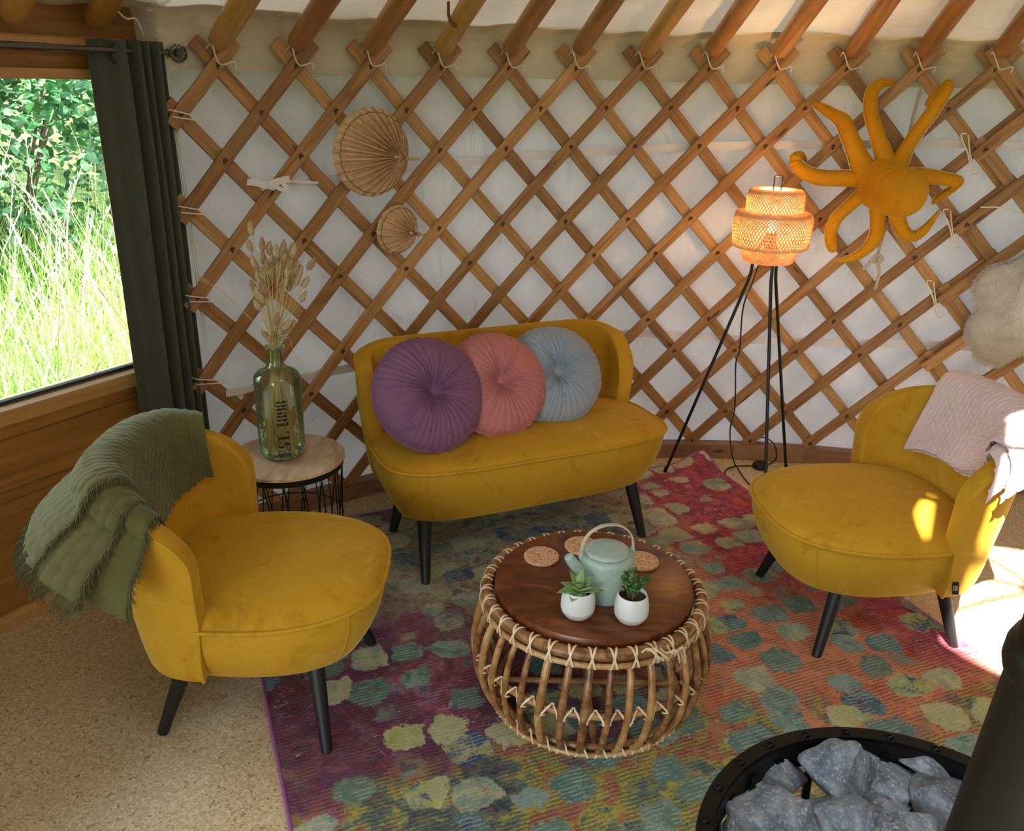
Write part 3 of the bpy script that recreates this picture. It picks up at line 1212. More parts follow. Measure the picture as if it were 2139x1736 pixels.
SF = Vector((.413, -.911, 0)).normalized()
SS = Vector((-SF.y, SF.x, 0))
def so(x, y, z):
    return Vector((0.105, 2.515, 0)) + SF * x + SS * y + Vector((0, 0, z))
cushion('round plum purple pleated velvet cushion at the left end of the sofa', so(-0.160, -0.335, 0.592), SF + Vector((0.06, 0, .62)), 0.3, 0.184, (134, 92, 122), 'plum')
cushion('round dusty pink pleated velvet cushion in the middle of the three', so(-0.205, -0.085, 0.580), SF + Vector((-.02, 0, .62)), 1.3, 0.176, (196, 124, 122), 'pink')
cushion('round grey blue pleated velvet cushion at the right of the three', so(-0.245, 0.150, 0.572), SF + Vector((-.12, 0, .60)), 2.2, 0.174, (158, 166, 180), 'blue')

# ================================================================== RATTAN TABLE
def m_cane(name, c1, c2, c3, scale=18):
    t = NT(name)
    oi = t.n('ShaderNodeObjectInfo')
    v = t.coord('Object')
    ad = t.n('ShaderNodeVectorMath', operation='ADD')
    t.l(v, ad.inputs[0]); t.l(oi.outputs['Location'], ad.inputs[1])
    n1 = t.noise(ad.outputs[0], scale, 4, 0.65, 0.6)
    n2 = t.noise(ad.outputs[0], scale * 5, 3, 0.6)
    col = t.ramp(n1.outputs[0], [(0.32, c1), (0.5, c2), (0.68, c3)])
    col = t.mix(t.math('MULTIPLY', n2.outputs[0], 0.3), col, c1)
    t.bump(n2.outputs[0], 0.2, 0.001)
    return t.base(col, 0.38)


CANE = m_cane('cane', lin((122, 78, 38)), lin((182, 132, 78)), lin((212, 170, 118)))
CANE_D = m_cane('cane_dark', lin((84, 50, 26)), lin((146, 98, 56)), lin((188, 142, 96)), 30)
CANE_L = m_cane('cane_light', lin((170, 124, 74)), lin((204, 160, 108)), lin((222, 184, 138)))
BIND = m_plain('cane_binding', (232, 206, 170), 0.45)
WALNUT = NT('walnut_top')
_v = WALNUT.coord('Object', scale=(1, 3.2, 1), rot=(0, 0, .5))
_a = WALNUT.noise(_v, 7, 6, 0.62, 1.4)
_b = WALNUT.noise(WALNUT.coord('Object', scale=(1, 14, 1), rot=(0, 0, .5)), 9, 4, 0.6, .4)
_c = WALNUT.ramp(_a.outputs[0], [(0.30, lin((62, 26, 10))), (0.5, lin((108, 54, 22))), (0.70, lin((142, 80, 38)))])
_c = WALNUT.mix(WALNUT.math('MULTIPLY', _b.outputs[0], 0.4), _c, lin((74, 34, 14)))
WALNUT = WALNUT.base(_c, 0.30)

TC = Vector((0.219, 1.862, 0))
table = thing('rattan_coffee_table', 'round drum-shaped rattan coffee table with a dark wooden top, on the rug before the sofa', 'coffee table', TC)
ZT = 0.325
def circ(r, z, n=96, ph=0, wob=0.0):
    return [((r + wob * nz(cos(a) * 2, sin(a) * 2, z * 9)) * cos(a), (r + wob * nz(cos(a) * 2, sin(a) * 2, z * 9)) * sin(a), z + wob * .6 * nz(cos(a) * 2 + 5, sin(a) * 2, z * 9)) for a in [2 * pi * i / n + ph for i in range(n)]]
m = MB(); m.tube(circ(.272, ZT - .012, wob=.003), .0145, 14, closed=True); m.build('rim_hoop', CANE_D, table)
m = MB(); m.tube(circ(.281, ZT - .036, wob=.002), .0072, 10, closed=True); m.build('lower_rim_hoop', CANE_L, table)
m = MB(); m.tube(circ(.292, .155, wob=.002), .0085, 10, closed=True); m.build('middle_hoop', CANE, table)
m = MB(); m.tube(circ(.262, .012, wob=.001), .0065, 10, closed=True); m.build('base_hoop', CANE_L, table)
m = MB(); m.tube(circ(.240, .018), .0085, 10, closed=True); m.build('inner_base_hoop', CANE, table)
for zz in (.075, .245):
    m = MB(); m.tube(circ(.285 if zz > .1 else .270, zz), .003, 6, closed=True)
for sgn in (1, -1):
    m = MB(); m.tube([(-.24 if sgn > 0 else 0, 0 if sgn > 0 else -.24, .02), (.24 if sgn > 0 else 0, 0 if sgn > 0 else .24, .02)], .008, 8); m.build('cross_bar', CANE, table)
m = MB(); m.lathe([(0, ZT - .030), (.236, ZT - .030), (.250, ZT - .024), (.253, ZT - .014), (.253, ZT + .008), (.250, ZT + .0135), (.246, ZT + .015), (0, ZT + .015)], 96)
m.build('tabletop', WALNUT, table, sharp=40)
ZTOP = ZT + .015
NS = 36
rnd = random.Random(3)
def stave(a, r, mat):
    pts = []
    for q in np.linspace(0, 1, 18):
        z = 0.016 + (ZT - .045 - .016) * q
        bul = sin(pi * q ** 0.9) ** 0.75
        rr = 0.254 + (0.276 - 0.254) * q + 0.040 * bul
        aa = a + 0.05 * (q - .5) + .008 * nz(a * 9, q * 3)
        pts.append((rr * cos(aa), rr * sin(aa), z))
    m = MB()
    def sc(q):
        return 1 + 0.05 * nz(a * 13, q * 12) + (0.12 if any(abs(q - k) < .02 for k in (.3 + .1 * sin(a * 7), .72 + .08 * cos(a * 5))) else 0)
    m.tube(pts, r, 10, scale=sc)
    return m
for i in range(NS):
    a = 2 * pi * (i + .3) / NS + rnd.uniform(-.015, .015)
    stave(a, .0088 * rnd.uniform(.85, 1.12), rnd.choice([CANE, CANE, CANE_D, CANE_L])).build('stave', rnd.choice([CANE, CANE, CANE_D, CANE]), table)

def wrapring(path_fn, n, w=.0042, t=.0010):
    m = MB()
    pts = [Vector(path_fn(i / (n - 1))) for i in range(n)]
    return m, pts
def ribbon(m, pts, upf, w, t):
    m.sweep(pts, [(-w / 2, -t), (w / 2, -t), (w / 2, t), (-w / 2, t)], up=upf)

# crossed lashing on the rim, one master copied round
def rim_lash():
    m = MB()
    for s in (1, -1):
        pts, ups = [], []
        for q in np.linspace(-.15, .66, 22):
            b = 2 * pi * q
            off = s * (0.026 * (q - 0.25)) 
            r = .0162
            # wraps outer half: from inside top over the outside and below lower hoop
            cx_, cz_ = .272, ZT - .012
            pr = cx_ + r * sin(b); pz = cz_ + r * cos(b)
            if q > .25:
                k = (q - .25) / .41
                pr = .290 + .002 * sin(pi * k) - .012 * sm(.7, 1, k)
                pz = (ZT - .012) - .036 * k
            aa = off / .275
            pts.append(Vector((pr * cos(aa), pr * sin(aa), pz)))
            ups.append(Vector((sin(b) if q <= .25 else 1, 0, cos(b) if q <= .25 else 0)))
        ribbon(m, pts, lambda i: ups[i], .0048, .0007)
    return m
def mid_lash():
    m = MB()
    # V shape round the stave and the middle hoop
    da = 2 * pi / NS
    for s in (1, -1):
        pts = []
        for q in np.linspace(0, 1, 12):
            aa = s * da * (.50 * (1 - q) )
            rr = .296 + .014 * sm(0.2, .9, q)
            z = .172 - .034 * q ** 1.3
            if q < .15: rr -= .006
            pts.append(Vector((rr * cos(aa), rr * sin(aa), z)))
        ribbon(m, pts, lambda i: Vector((1, 0, 0)), .0046, .0007)
    pts = [Vector(((.300 + .010 * cos(b)) * 1.0, .0115 * sin(b), .141 + .004 * cos(b))) for b in np.linspace(-2.2, 2.2, 14)]
    ribbon(m, pts, lambda i: Vector((cos(-2.2 + 4.4 * i / 13), sin(-2.2 + 4.4 * i / 13), 0)), .0044, .0007)
    return m
def base_lash():
    m = MB()
    da = 2 * pi / NS
    for s in (1, -1):
        pts = []
        for q in np.linspace(0, 1, 10):
            aa = s * da * (.36 * (1 - q)) 
            rr = .271 - .001 * q
            z = .005 + .034 * q
            if q < .1: rr -= .004
            pts.append(Vector(((rr - .012 * q) * cos(aa), (rr - .012 * q) * sin(aa), z)))
        ribbon(m, pts, lambda i: Vector((1, 0, .2)), .0048, .0007)
    return m
for nm, fn, sh in (('rim_lashing', rim_lash, .5), ('middle_lashing', mid_lash, .3), ('base_lashing', base_lash, .3)):
    o0 = fn().build(nm, BIND, table)
    for i in range(NS):
        a = 2 * pi * (i + sh) / NS
        if i == 0: o0.rotation_euler = (0, 0, a)
        else: cp(o0, table, rz=a)
# frayed ends of the binding
for k, (a, dz) in enumerate(((-1.22, .006), (-1.17, .002), (-1.05, -.02), (-.98, -.03))):
    m = MB()
    base_ = Vector((.286 * cos(a), .286 * sin(a), ZT - .006))
    e = Vector((.030 * cos(a), .030 * sin(a), 0))
    s_ = Vector((-sin(a), cos(a), 0))
    pts = [Vector(x) for x in spline([base_ - s_ * .012 + Vector((0, 0, .004)), base_ + e * .3 + Vector((0, 0, .012 + dz)), base_ + e * .6 + s_ * .022 + Vector((0, 0, -.004)), base_ + e * .5 + s_ * .040 + Vector((0, 0, -.026 + dz))], 14)]
    ribbon(m, pts, lambda i: Vector((cos(a), sin(a), .3)), .0048, .0007)
    m.build('loose_binding', BIND, table)

# ------------------------------------------------------------------ things on the table
CORKC = NT('cork_coaster')
_v = CORKC.coord('Object')
_vo = CORKC.n('ShaderNodeTexVoronoi'); _vo.inputs['Scale'].default_value = 260
CORKC.l(_v, _vo.inputs['Vector'])
_s = CORKC.n('ShaderNodeSeparateColor'); CORKC.l(_vo.outputs['Color'], _s.inputs[0])
_c = CORKC.ramp(_s.outputs[0], [(0, lin((132, 82, 50))), (.1, lin((190, 138, 98))), (.6, lin((212, 164, 124))), (1, lin((232, 194, 156)))])
CORKC.bump(_vo.outputs['Distance'], .3, .001)
CORKC = CORKC.base(_c, .85)
for (x, y), lab in (((1131, 1162), 'round cork coaster at the far left of the coffee table'), ((1215, 1140), 'round cork coaster behind the teapot, partly under its handle'), ((1339, 1172), 'round cork coaster at the right of the teapot')):
    p = at_z(x, y, ZTOP + .005)
    m = MB(); m.lathe([(0, 0), (.0455, 0), (.047, .0015), (.047, .0065), (.0460, .008), (0, .008)], 48)
    tag(m.build('cork_coaster', CORKC, None, sharp=40, origin=(p.x, p.y, ZTOP + .0004)), lab, 'coaster', 'cork coasters on the coffee table')

# teapot
TEAL = NT('sage_glaze')
_n2 = TEAL.noise(TEAL.coord('Object'), 60, 3, .6)
_c = TEAL.ramp(_n2.outputs[0], [(0.3, lin((160, 180, 170))), (.7, lin((174, 194, 184)))])
TEAL = TEAL.base(_c, 0.38)
pb = at_z(1262, 1240, ZTOP)
tp_ = thing('teapot', 'pale sage green ceramic teapot with an arched handle, centre of the coffee table', 'teapot', (pb.x, pb.y, ZTOP + .0005))
m = MB()
m.lathe([(0, .001), (.058, .001), (.061, .004), (.0635, .030), (.0655, .070), (.0665, .105), (.0655, .112), (.061, .1165), (.053, .118), (.053, .113), (0, .113)], 64)
m.build('body', TEAL, tp_, sharp=45)
m = MB()
m.lathe([(0, .1165), (.050, .1165), (.0535, .119), (.0545, .1225), (.053, .1265), (.048, .129), (.0, .1300)], 64)
m.build('lid', TEAL, tp_, sharp=50)
sa = radians(197)
m = MB()
pa = [Vector(x) for x in spline([(.050 * cos(sa), .050 * sin(sa), .068), (.068 * cos(sa), .068 * sin(sa), .080), (.088 * cos(sa), .088 * sin(sa), .102), (.100 * cos(sa), .100 * sin(sa), .121)], 16)]
m.tube(pa, .0145, 20, cap=False, scale=[1.25 - .45 * q for q in np.linspace(0, 1, 16)])
m.tube([pa[-1] + (pa[-1] - pa[-2]).normalized() * .001 * k for k in (0, .6, 0.4, -6)], 1.0, 20, cap=False, scale=[.0116, .0112, .0088, .0082])
sp = m.build('spout', TEAL, tp_, sharp=80)
m = MB(); e = pa[-1] - (pa[-1] - pa[-2]).normalized() * .006
dn = (pa[-1] - pa[-2]).normalized(); s1 = dn.orthogonal().normalized(); s2 = dn.cross(s1)
m.add([e + s1 * .0085 * cos(a) + s2 * .0085 * sin(a) for a in np.linspace(0, 2 * pi, 20, endpoint=False)], [tuple(range(20))])
m.build('spout_shade_disc', m_plain('spout_shade', (40, 44, 42), .6), sp)  # dark disc colours in the shade of the hollow spout
HB = m_plain('handle_cane', (205, 186, 160), .45)
ha = radians(14)
u_ = Vector((cos(ha), sin(ha), 0)); w_ = Vector((-sin(ha), cos(ha), 0))
for s in (1, -1):
    m = MB()
    m.sphere(u_ * s * .0645 + Vector((0, 0, .114)), .009, .007, .010, 12, 8)
    m.build('lug', TEAL, tp_)
    m = MB()
    m.tube([u_ * s * .066 + Vector((0, 0, .119)) - w_ * .009, u_ * s * .066 + Vector((0, 0, .119)) + w_ * .009], .0028, 8)
    m.build('pin', TEAL, tp_)
m = MB()
hp = []
for q in np.linspace(0, 1, 40):
    a = pi * q
    hp.append(u_ * (-.0665 * cos(a) * (1 + .06 * sin(a))) + Vector((0, 0, .112 + .082 * sin(a) ** .8)))
hp = [u_ * -.0668 + Vector((0, 0, .103))] + hp + [u_ * .0668 + Vector((0, 0, .103))]
m.sweep(hp, [(-.005, -.0016), (.005, -.0016), (.005, .0016), (-.005, .0016)], up=lambda i: w_.cross(hp[min(i + 1, len(hp) - 1)] - hp[max(i - 1, 0)]))
m.build('handle', HB, tp_, sharp=30)

# succulents
POTW = m_plain('white_ceramic', (226, 226, 228), 0.35)
POTB = m_plain('raw_ceramic', (212, 208, 200), 0.7)
SOIL = NT('potting_soil'); _n3 = SOIL.noise(SOIL.coord('Object'), 300, 3, .7)
SOIL.bump(_n3.outputs[0], .8, .003)
SOIL = SOIL.base(SOIL.ramp(_n3.outputs[0], [(0.35, lin((28, 18, 12))), (.7, lin((96, 72, 54)))]), .95)


def leafmat(name, c1, c2, rough=.35):
    t = NT(name)
    v = t.coord('Object')
    n = t.noise(v, 60, 2, .5)
    t.base(t.ramp(n.outputs[0], [(0.35, c1), (0.7, c2)]), rough)
    t.b.inputs['Subsurface Weight'].default_value = 0.0
    return t.m
def pot(label, px, py):
    p = at_z(px, py, ZTOP)
    o = thing('succulent_pot', label, 'potted plant', (p.x, p.y, ZTOP + .0005), 0, 'small succulents in white pots')
    m = MB(); m.lathe([(0, .0), (.024, .0), (.031, .003), (.0385, .014), (.0405, .021)], 48); m.build('pot_base', POTB, o, sharp=60)
    m = MB(); m.lathe([(.0405, .021), (.0412, .030), (.0405, .045), (.0375, .060), (.0345, .0705), (.0335, .0715), (.0322, .0705), (.034, .060), (.034, .050)], 48); m.build('pot', POTW, o, sharp=80)
    m = MB()
    m.grid(lambda u, v: (.0338 * v * cos(2 * pi * u), .0338 * v * sin(2 * pi * u), .0595 + .003 * nz(v * 5 * cos(2 * pi * u), v * 5 * sin(2 * pi * u))), 36, 8, cu=True)
    m.build('soil', SOIL, o)
    return o
def leaf(base, dirv, L, W, T, droop=0.0, tip=1.0, n=12, fold=.25):
    """thick succulent leaf"""
    base, d = Vector(base), Vector(dirv).normalized()
    side = d.cross(Vector((0, 0, 1)))
    if side.length < 1e-3: side = Vector((1, 0, 0))
    side.normalize()
    upn = side.cross(d).normalized()
    vs, fs = [], []
    K = 10
    for i in range(n + 1):
        q = i / n
        c = base + d * L * q + upn * (-droop * L * q * q)
        if tip > .5:
            w = W * (sin(pi * min(1, q * .92 + .05) ** .75)) ** .8 * (1 - q ** 6)
        else:
            w = W * (0.35 + .65 * sm(0, .55, q)) * sqrt(max(0, 1 - sm(.6, 1, q) ** 2 * 1.0))
        w = max(w, 0.0003)
        for j in range(K):
            a = 2 * pi * j / K
            vs.append(c + side * w * cos(a) + upn * (T * sin(a) * (w / W) + fold * w * cos(a) ** 2))
    for i in range(n):
        for j in range(K):
            j2 = (j + 1) % K
            fs.append((i * K + j, i * K + j2, (i + 1) * K + j2, (i + 1) * K + j))
    fs.append(tuple(range(K))); fs.append(tuple(n * K + j for j in range(K)))
    return vs, fs
LG1 = leafmat('agave_leaf', lin((112, 144, 84)), lin((146, 172, 112)), .45)
LG2 = leafmat('jade_leaf', lin((44, 88, 40)), lin((84, 126, 62)), .22)
p1 = pot('pale green rosette succulent in a white pot, front left of the teapot', 1206, 1284)
cz = .064
spec = [(-2.85, 12, .052, .015), (2.75, 22, .046, .013), (-.12, 14, .058, .016), (-2.0, 5, .044, .017), (-1.25, -5, .030, .013), (.55, 45, .048, .014), (1.6, 52, .044, .013), (-2.5, 48, .040, .013), (-.75, 42, .046, .013), (1.0, 80, .056, .012), (2.4, 62, .050, .012), (-1.5, 64, .040, .012)]
for az, el, L, W in spec:
    d = Vector((cos(az) * cos(radians(el)), sin(az) * cos(radians(el)), sin(radians(el))))
    m = MB(); m.add(*leaf(Vector((0, 0, cz)) + d * .004, d, L, W, .0032, droop=.12, fold=.35)); m.build('leaf', LG1, p1, sharp=180)
m = MB(); m.tube([(0, 0, .055), (0, 0, .070)], .006, 8); m.build('stem', LG1, p1)
p2 = pot('jade plant with shiny rounded leaves in a white pot, front right of the teapot', 1317, 1294)
rj = random.Random(11)
tips = []
STEM = m_plain('jade_stem', (116, 122, 70), .5)
for (bx, by, tx, ty, tz) in ((0, 0, -.004, .004, .128), (.004, 0, .018, .002, .112), (-.006, 0, -.024, -.004, .108), (0, -.004, .002, -.016, .094), (.006, .004, .028, .010, .098), (-.004, .004, -.012, .014, .112)):
    m = MB()
    P_ = spline([(bx, by, .056), ((bx + tx) / 2, (by + ty) / 2, (.056 + tz) / 2 + .004), (tx, ty, tz)], 8)
    m.tube([Vector(x) for x in P_], .0022, 7)
    m.build('stem', STEM, p2)
    for lv in (.45, .75, 1.0):
        c = P_[int(round(lv * 7))]
        for k in range(4 if lv == 1 else 3):
            az = rj.uniform(0, 6.28) + k * 1.7
            el = rj.uniform(10, 60)
            d = Vector((cos(az) * cos(radians(el)), sin(az) * cos(radians(el)), sin(radians(el))))
            m = MB(); m.add(*leaf(c, d, rj.uniform(.013, .019), rj.uniform(.0052, .0075), .0028, tip=0, fold=.15, n=8)); m.build('leaf', LG2, p2, sharp=180)

# ================================================================== SIDE TABLE, BOTTLE, GRASSES
SP = Vector((-0.682, 2.343, 0))
stb = thing('wire_side_table', 'round wire basket side table with a pale wooden lid carrying the bottle', 'side table', SP)
ZS2 = .450
LIDM = NT('pale_ply')
_v = LIDM.coord('Object', scale=(1, .18, 1), rot=(0, 0, radians(20)))
_a = LIDM.noise(_v, 26, 4, .6, 1.0)
LIDM = LIDM.base(LIDM.ramp(_a.outputs[0], [(0.3, lin((178, 142, 108))), (.5, lin((208, 178, 146))), (.7, lin((220, 194, 166)))]), .5)
hx, hy = at_z(686, 952, ZS2).x - SP.x, at_z(686, 952, ZS2).y - SP.y
m = MB()
# lid with a round finger hole: ring of quads between the outer rim and the hole
NQ = 96
vs, fs = [], []
for z in (ZS2, ZS2 - .009):
    for k in range(NQ):
        a = 2 * pi * k / NQ
        for q in np.linspace(0, 1, 8):
            o_ = Vector((.173 * cos(a), .173 * sin(a), z)); h_ = Vector((hx + .0125 * cos(a), hy + .0125 * sin(a), z))
            vs.append(h_.lerp(o_, q))
for s in (0, 1):
    for k in range(NQ):
        k2 = (k + 1) % NQ
        for j in range(7):
            f = [s * NQ * 8 + k * 8 + j, s * NQ * 8 + k2 * 8 + j, s * NQ * 8 + k2 * 8 + j + 1, s * NQ * 8 + k * 8 + j + 1]
            fs.append(tuple(f if s else f[::-1]))
for k in range(NQ):
    k2 = (k + 1) % NQ
    for j in (0, 7):
        fs.append((k * 8 + j, k2 * 8 + j, NQ * 8 + k2 * 8 + j, NQ * 8 + k * 8 + j))
m.add(vs, fs); m.build('lid', LIDM, stb, sharp=30)
m = MB(); m.sweep(circ(.166, ZS2 - .020, 72), [(-.0015, -.010), (.0015, -.010), (.0015, .010), (-.0015, .010)], up=(0, 0, 1), closed=True); m.build('rim_band', BLACKM, stb)
for r, z, w in ((.158, .245, .0022), (.148, .006, .003)):
    m = MB(); m.tube(circ(r, z, 72), w, 7, closed=True); m.build('wire_ring', BLACKM, stb)
NW = 18
for k in range(NW):
    for s in (1, -1):
        a0 = 2 * pi * k / NW
        a1 = a0 + s * 2 * pi / NW * 1.0
        m = MB(); m.tube([(.165 * cos(a0), .165 * sin(a0), ZS2 - .028), (.148 * cos(a1), .148 * sin(a1), .006)], .0020, 6); m.build('wire', BLACKM, stb)

# bottle
BP = at_z(592, 950, ZS2)
bot = thing('glass_bottle', 'tall green glass bottle printed EST. 1898 on the wire side table', 'bottle', (BP.x, BP.y, ZS2 + .001))
GG = NT('green_glass')
GG.base((0.80, 0.90, 0.76), 0.03)
GG.b.inputs['Transmission Weight'].default_value = 1.0
GG.b.inputs['IOR'].default_value = 1.25
gm = GG.m
t = GG
tr = t.n('ShaderNodeBsdfTransparent'); tr.inputs[0].default_value = (0.90, 0.93, 0.80, 1)
gl = t.n('ShaderNodeBsdfGlossy'); gl.inputs['Roughness'].default_value = 0.03; gl.inputs[0].default_value = (.9, 1, .9, 1)
lw = t.n('ShaderNodeLayerWeight'); lw.inputs[0].default_value = 0.30
mx = t.n('ShaderNodeMixShader'); t.l(t.math('ADD', t.math('MULTIPLY', lw.outputs['Fresnel'], 0.9), 0.03, True), mx.inputs[0])
df = t.n('ShaderNodeBsdfDiffuse'); df.inputs[0].default_value = (*lin((150, 166, 120)), 1)
m2 = t.n('ShaderNodeMixShader'); t.l(t.math('ADD', t.math('MULTIPLY', lw.outputs['Facing'], 0.30), 0.05, True), m2.inputs[0])
t.l(tr.outputs[0], m2.inputs[1]); t.l(df.outputs[0], m2.inputs[2])
t.l(m2.outputs[0], mx.inputs[1]); t.l(gl.outputs[0], mx.inputs[2]); t.l(mx.outputs[0], t.out.inputs[0])
prof = [(.0, .003), (.048, .003), (.060, .007), (.067, .016), (.068, .030), (.0680, .235), (.0672, .250), (.063, .262), (.054, .269), (.036, .277), (.0235, .284), (.0205, .292), (.0202, .330), (.0215, .334), (.0285, .336), (.0295, .340), (.0285, .3445), (.0225, .345), (.0185, .341), (.0175, .330), (.0178, .292), (.0215, .281)]
m = MB(); m.lathe(prof, 72); m.build('glass_body', gm, bot, sharp=60)
# stencil lettering, bottom to top: EST. 1898
INK = m_plain('black_ink', (10, 10, 10), .6)
def glyph_polys(ch):
    """list of polygons (x along the text, y up the letter 0..1)"""
    P = []
    def rect(x0, y0, x1, y1): P.append([(x0, y0), (x1, y0), (x1, y1), (x0, y1)])
    def arc(cx, cy, rx, ry, a0, a1, w0, w1, n=14):
        """crescent: thick in the middle of the arc"""
        for i in range(n):
            q0, q1 = i / n, (i + 1) / n
            b0, b1 = radians(a0 + (a1 - a0) * q0), radians(a0 + (a1 - a0) * q1)
            t0, t1 = w0 + (w1 - w0) * sin(pi * q0), w0 + (w1 - w0) * sin(pi * q1)
            P.append([(cx + rx * cos(b0), cy + ry * sin(b0)), (cx + rx * cos(b1), cy + ry * sin(b1)), (cx + (rx - t1) * cos(b1), cy + (ry - t1 * .55) * sin(b1)), (cx + (rx - t0) * cos(b0), cy + (ry - t0 * .55) * sin(b0))])
    if ch == 'E':
        rect(.02, 0, .34, 1); rect(.40, .0, .72, .07); rect(.40, .93, .70, 1); P.append([(.56, .0), (.72, 0), (.74, .32), (.70, .32)]); P.append([(.56, 1), (.70, 1), (.71, .72), (.67, .72)]); rect(.40, .46, .56, .54); rect(.52, .36, .58, .64); w = .78
    elif ch == 'S':
        arc(.36, .74, .30, .26, 60, 265, .05, .24); arc(.34, .27, .32, .27, -120, 88, .05, .26)
        rect(.58, .72, .64, .99); rect(.03, .01, .09, .28); w = .70
    elif ch == 'T':
        rect(.24, 0, .54, .94); rect(.14, 0, .64, .05); rect(.0, .93, .22, 1); rect(.56, .93, .78, 1); P.append([(.0, .93), (.10, .93), (.03, .66), (.0, .66)]); P.append([(.68, .93), (.78, .93), (.78, .66), (.75, .66)]); w = .80
    elif ch == '.':
        P.append([(.13 + .12 * cos(a), .12 + .12 * sin(a)) for a in np.linspace(0, 2 * pi, 18, endpoint=False)]); w = .28
    elif ch == '1':
        rect(.14, .05, .42, 1); rect(.02, 0, .54, .06); rect(.0, .80, .12, .90); w = .58
    elif ch == '8':
        for s, c in ((1, .36), (-1, .32)):
            pass
        arc(.30, .74, .27, .25, 100, 260, .06, .22); arc(.36, .74, .27, .25, -80, 80, .06, .22)
        arc(.30, .27, .30, .27, 100, 260, .06, .25); arc(.36, .27, .30, .27, -80, 80, .06, .25); w = .68
    elif ch == '9':
        arc(.30, .68, .29, .31, 100, 260, .06, .24); arc(.36, .62, .30, .37, -60, 80, .06, .26)
        arc(.36, .40, .30, .40, -100, 0, .05, .16); P.append([(.08 + .10 * cos(a), .16 + .09 * sin(a)) for a in np.linspace(0, 2 * pi, 14, endpoint=False)]); w = .68
    else:
        w = .30
    return P, w
LW, HTX = .0, .0345
txt = 'EST. 1898'
cur = 0.0
vs, fs = [], []
tot = sum(glyph_polys(c)[1] + .06 for c in txt)
Zb, Zt_ = .022, .200
sc = (Zt_ - Zb) / tot
camdir = atan2(-BP.y, -BP.x) + radians(4)
for c in txt:
    P_, w = glyph_polys(c)
    for poly in P_:
        i0 = len(vs)
        for (x, y) in poly:
            z = Zb + (cur + x) * sc
            hgt = (y - .5) * HTX             # letter up = towards picture left
            a = camdir - hgt / .0684
            vs.append((.0684 * cos(a), .0684 * sin(a), z))
        fs.append(tuple(range(i0, i0 + len(poly))))
    cur += w + .06
m = MB(); m.add(vs, fs)
ink = m.build('lettering', INK, bot, smooth=False, weld=False)

# dried bunny-tail grasses in the bottle
STRAW = m_plain('straw_stem', (206, 182, 122), .7)
TAIL = NT('bunny_tail'); _n4 = TAIL.noise(TAIL.coord('Object'), 160, 3, .7)
TAIL.bump(_n4.outputs[0], .6, .002)
TAIL = TAIL.base(TAIL.ramp(_n4.outputs[0], [(.3, lin((176, 150, 112))), (.7, lin((220, 200, 162)))]), .95)
TAILB = m_plain('bunny_tail_brown', (182, 148, 110), .95)
heads_px = [(524, 478, .95), (521, 512, .9), (548, 512, .95), (563, 520, 1), (577, 526, 1), (580, 535, 1), (592, 515, .9), (595, 532, .9), (607, 521, .85), (613, 524, 1), (649, 553, 1), (638, 590, .95), (633, 620, .9),
            (531, 550, 1), (549, 538, .95), (540, 578, 1), (549, 571, .9), (561, 587, 1), (553, 606, 1), (583, 563, 1.05), (589, 605, 1), (566, 561, .9), (607, 551, .9), (617, 560, 1), (625, 570, 1.05), (612, 577, 1), (529, 598, .9), (537, 612, .95), (545, 622, .9), (538, 638, .95), (578, 668, .95), (599, 680, 1), (600, 690, .9), (574, 702, 1), (555, 700, .9), (562, 708, .8), (612, 676, .8), (593, 706, .7), (557, 553, .9), (601, 566, .95), (571, 545, .9), (597, 588, .9), (605, 596, .9), (543, 590, .9), (586, 692, .8), (620, 586, 1), (427, 586, .8)]
rg = random.Random(5)
neck = Vector((BP.x, BP.y, ZS2 + .343))
grp = 'dried bunny tail grasses in the bottle'
_tails = []
for v_ in range(4):
    m = MB()
    L_, r_ = .036, .0078
    def tail(u, v, s=v_):
        a = 2 * pi * u
        rr = r_ * sin(pi * min(1, .04 + v * .96)) ** .55 * (1.12 - .42 * v) * (1 + .12 * nz(cos(a) * 3 + s * 5, sin(a) * 3, v * 9))
        if v > .99: rr = .0004
        return (rr * cos(a), rr * sin(a), L_ * v)
    m.grid(tail, 14, 12, cu=True)
    rr2 = random.Random(v_)
    for k in range(70):   # fine awns
        q = rr2.uniform(.05, .98); a = rr2.uniform(0, 6.283)
        rad = r_ * sin(pi * min(1, .04 + q * .96)) ** .55 * (1.1 - .42 * q)
        p0 = Vector((rad * cos(a), rad * sin(a), L_ * q)) * .98
        d0 = Vector((cos(a) * .5, sin(a) * .5, 1)).normalized() * .009
        sd0 = Vector((-sin(a), cos(a), 0)) * .0006
        m.add([p0 - sd0, p0 + sd0, p0 + d0], [(0, 1, 2)])
    _tails.append(m)
tail_meshes = []
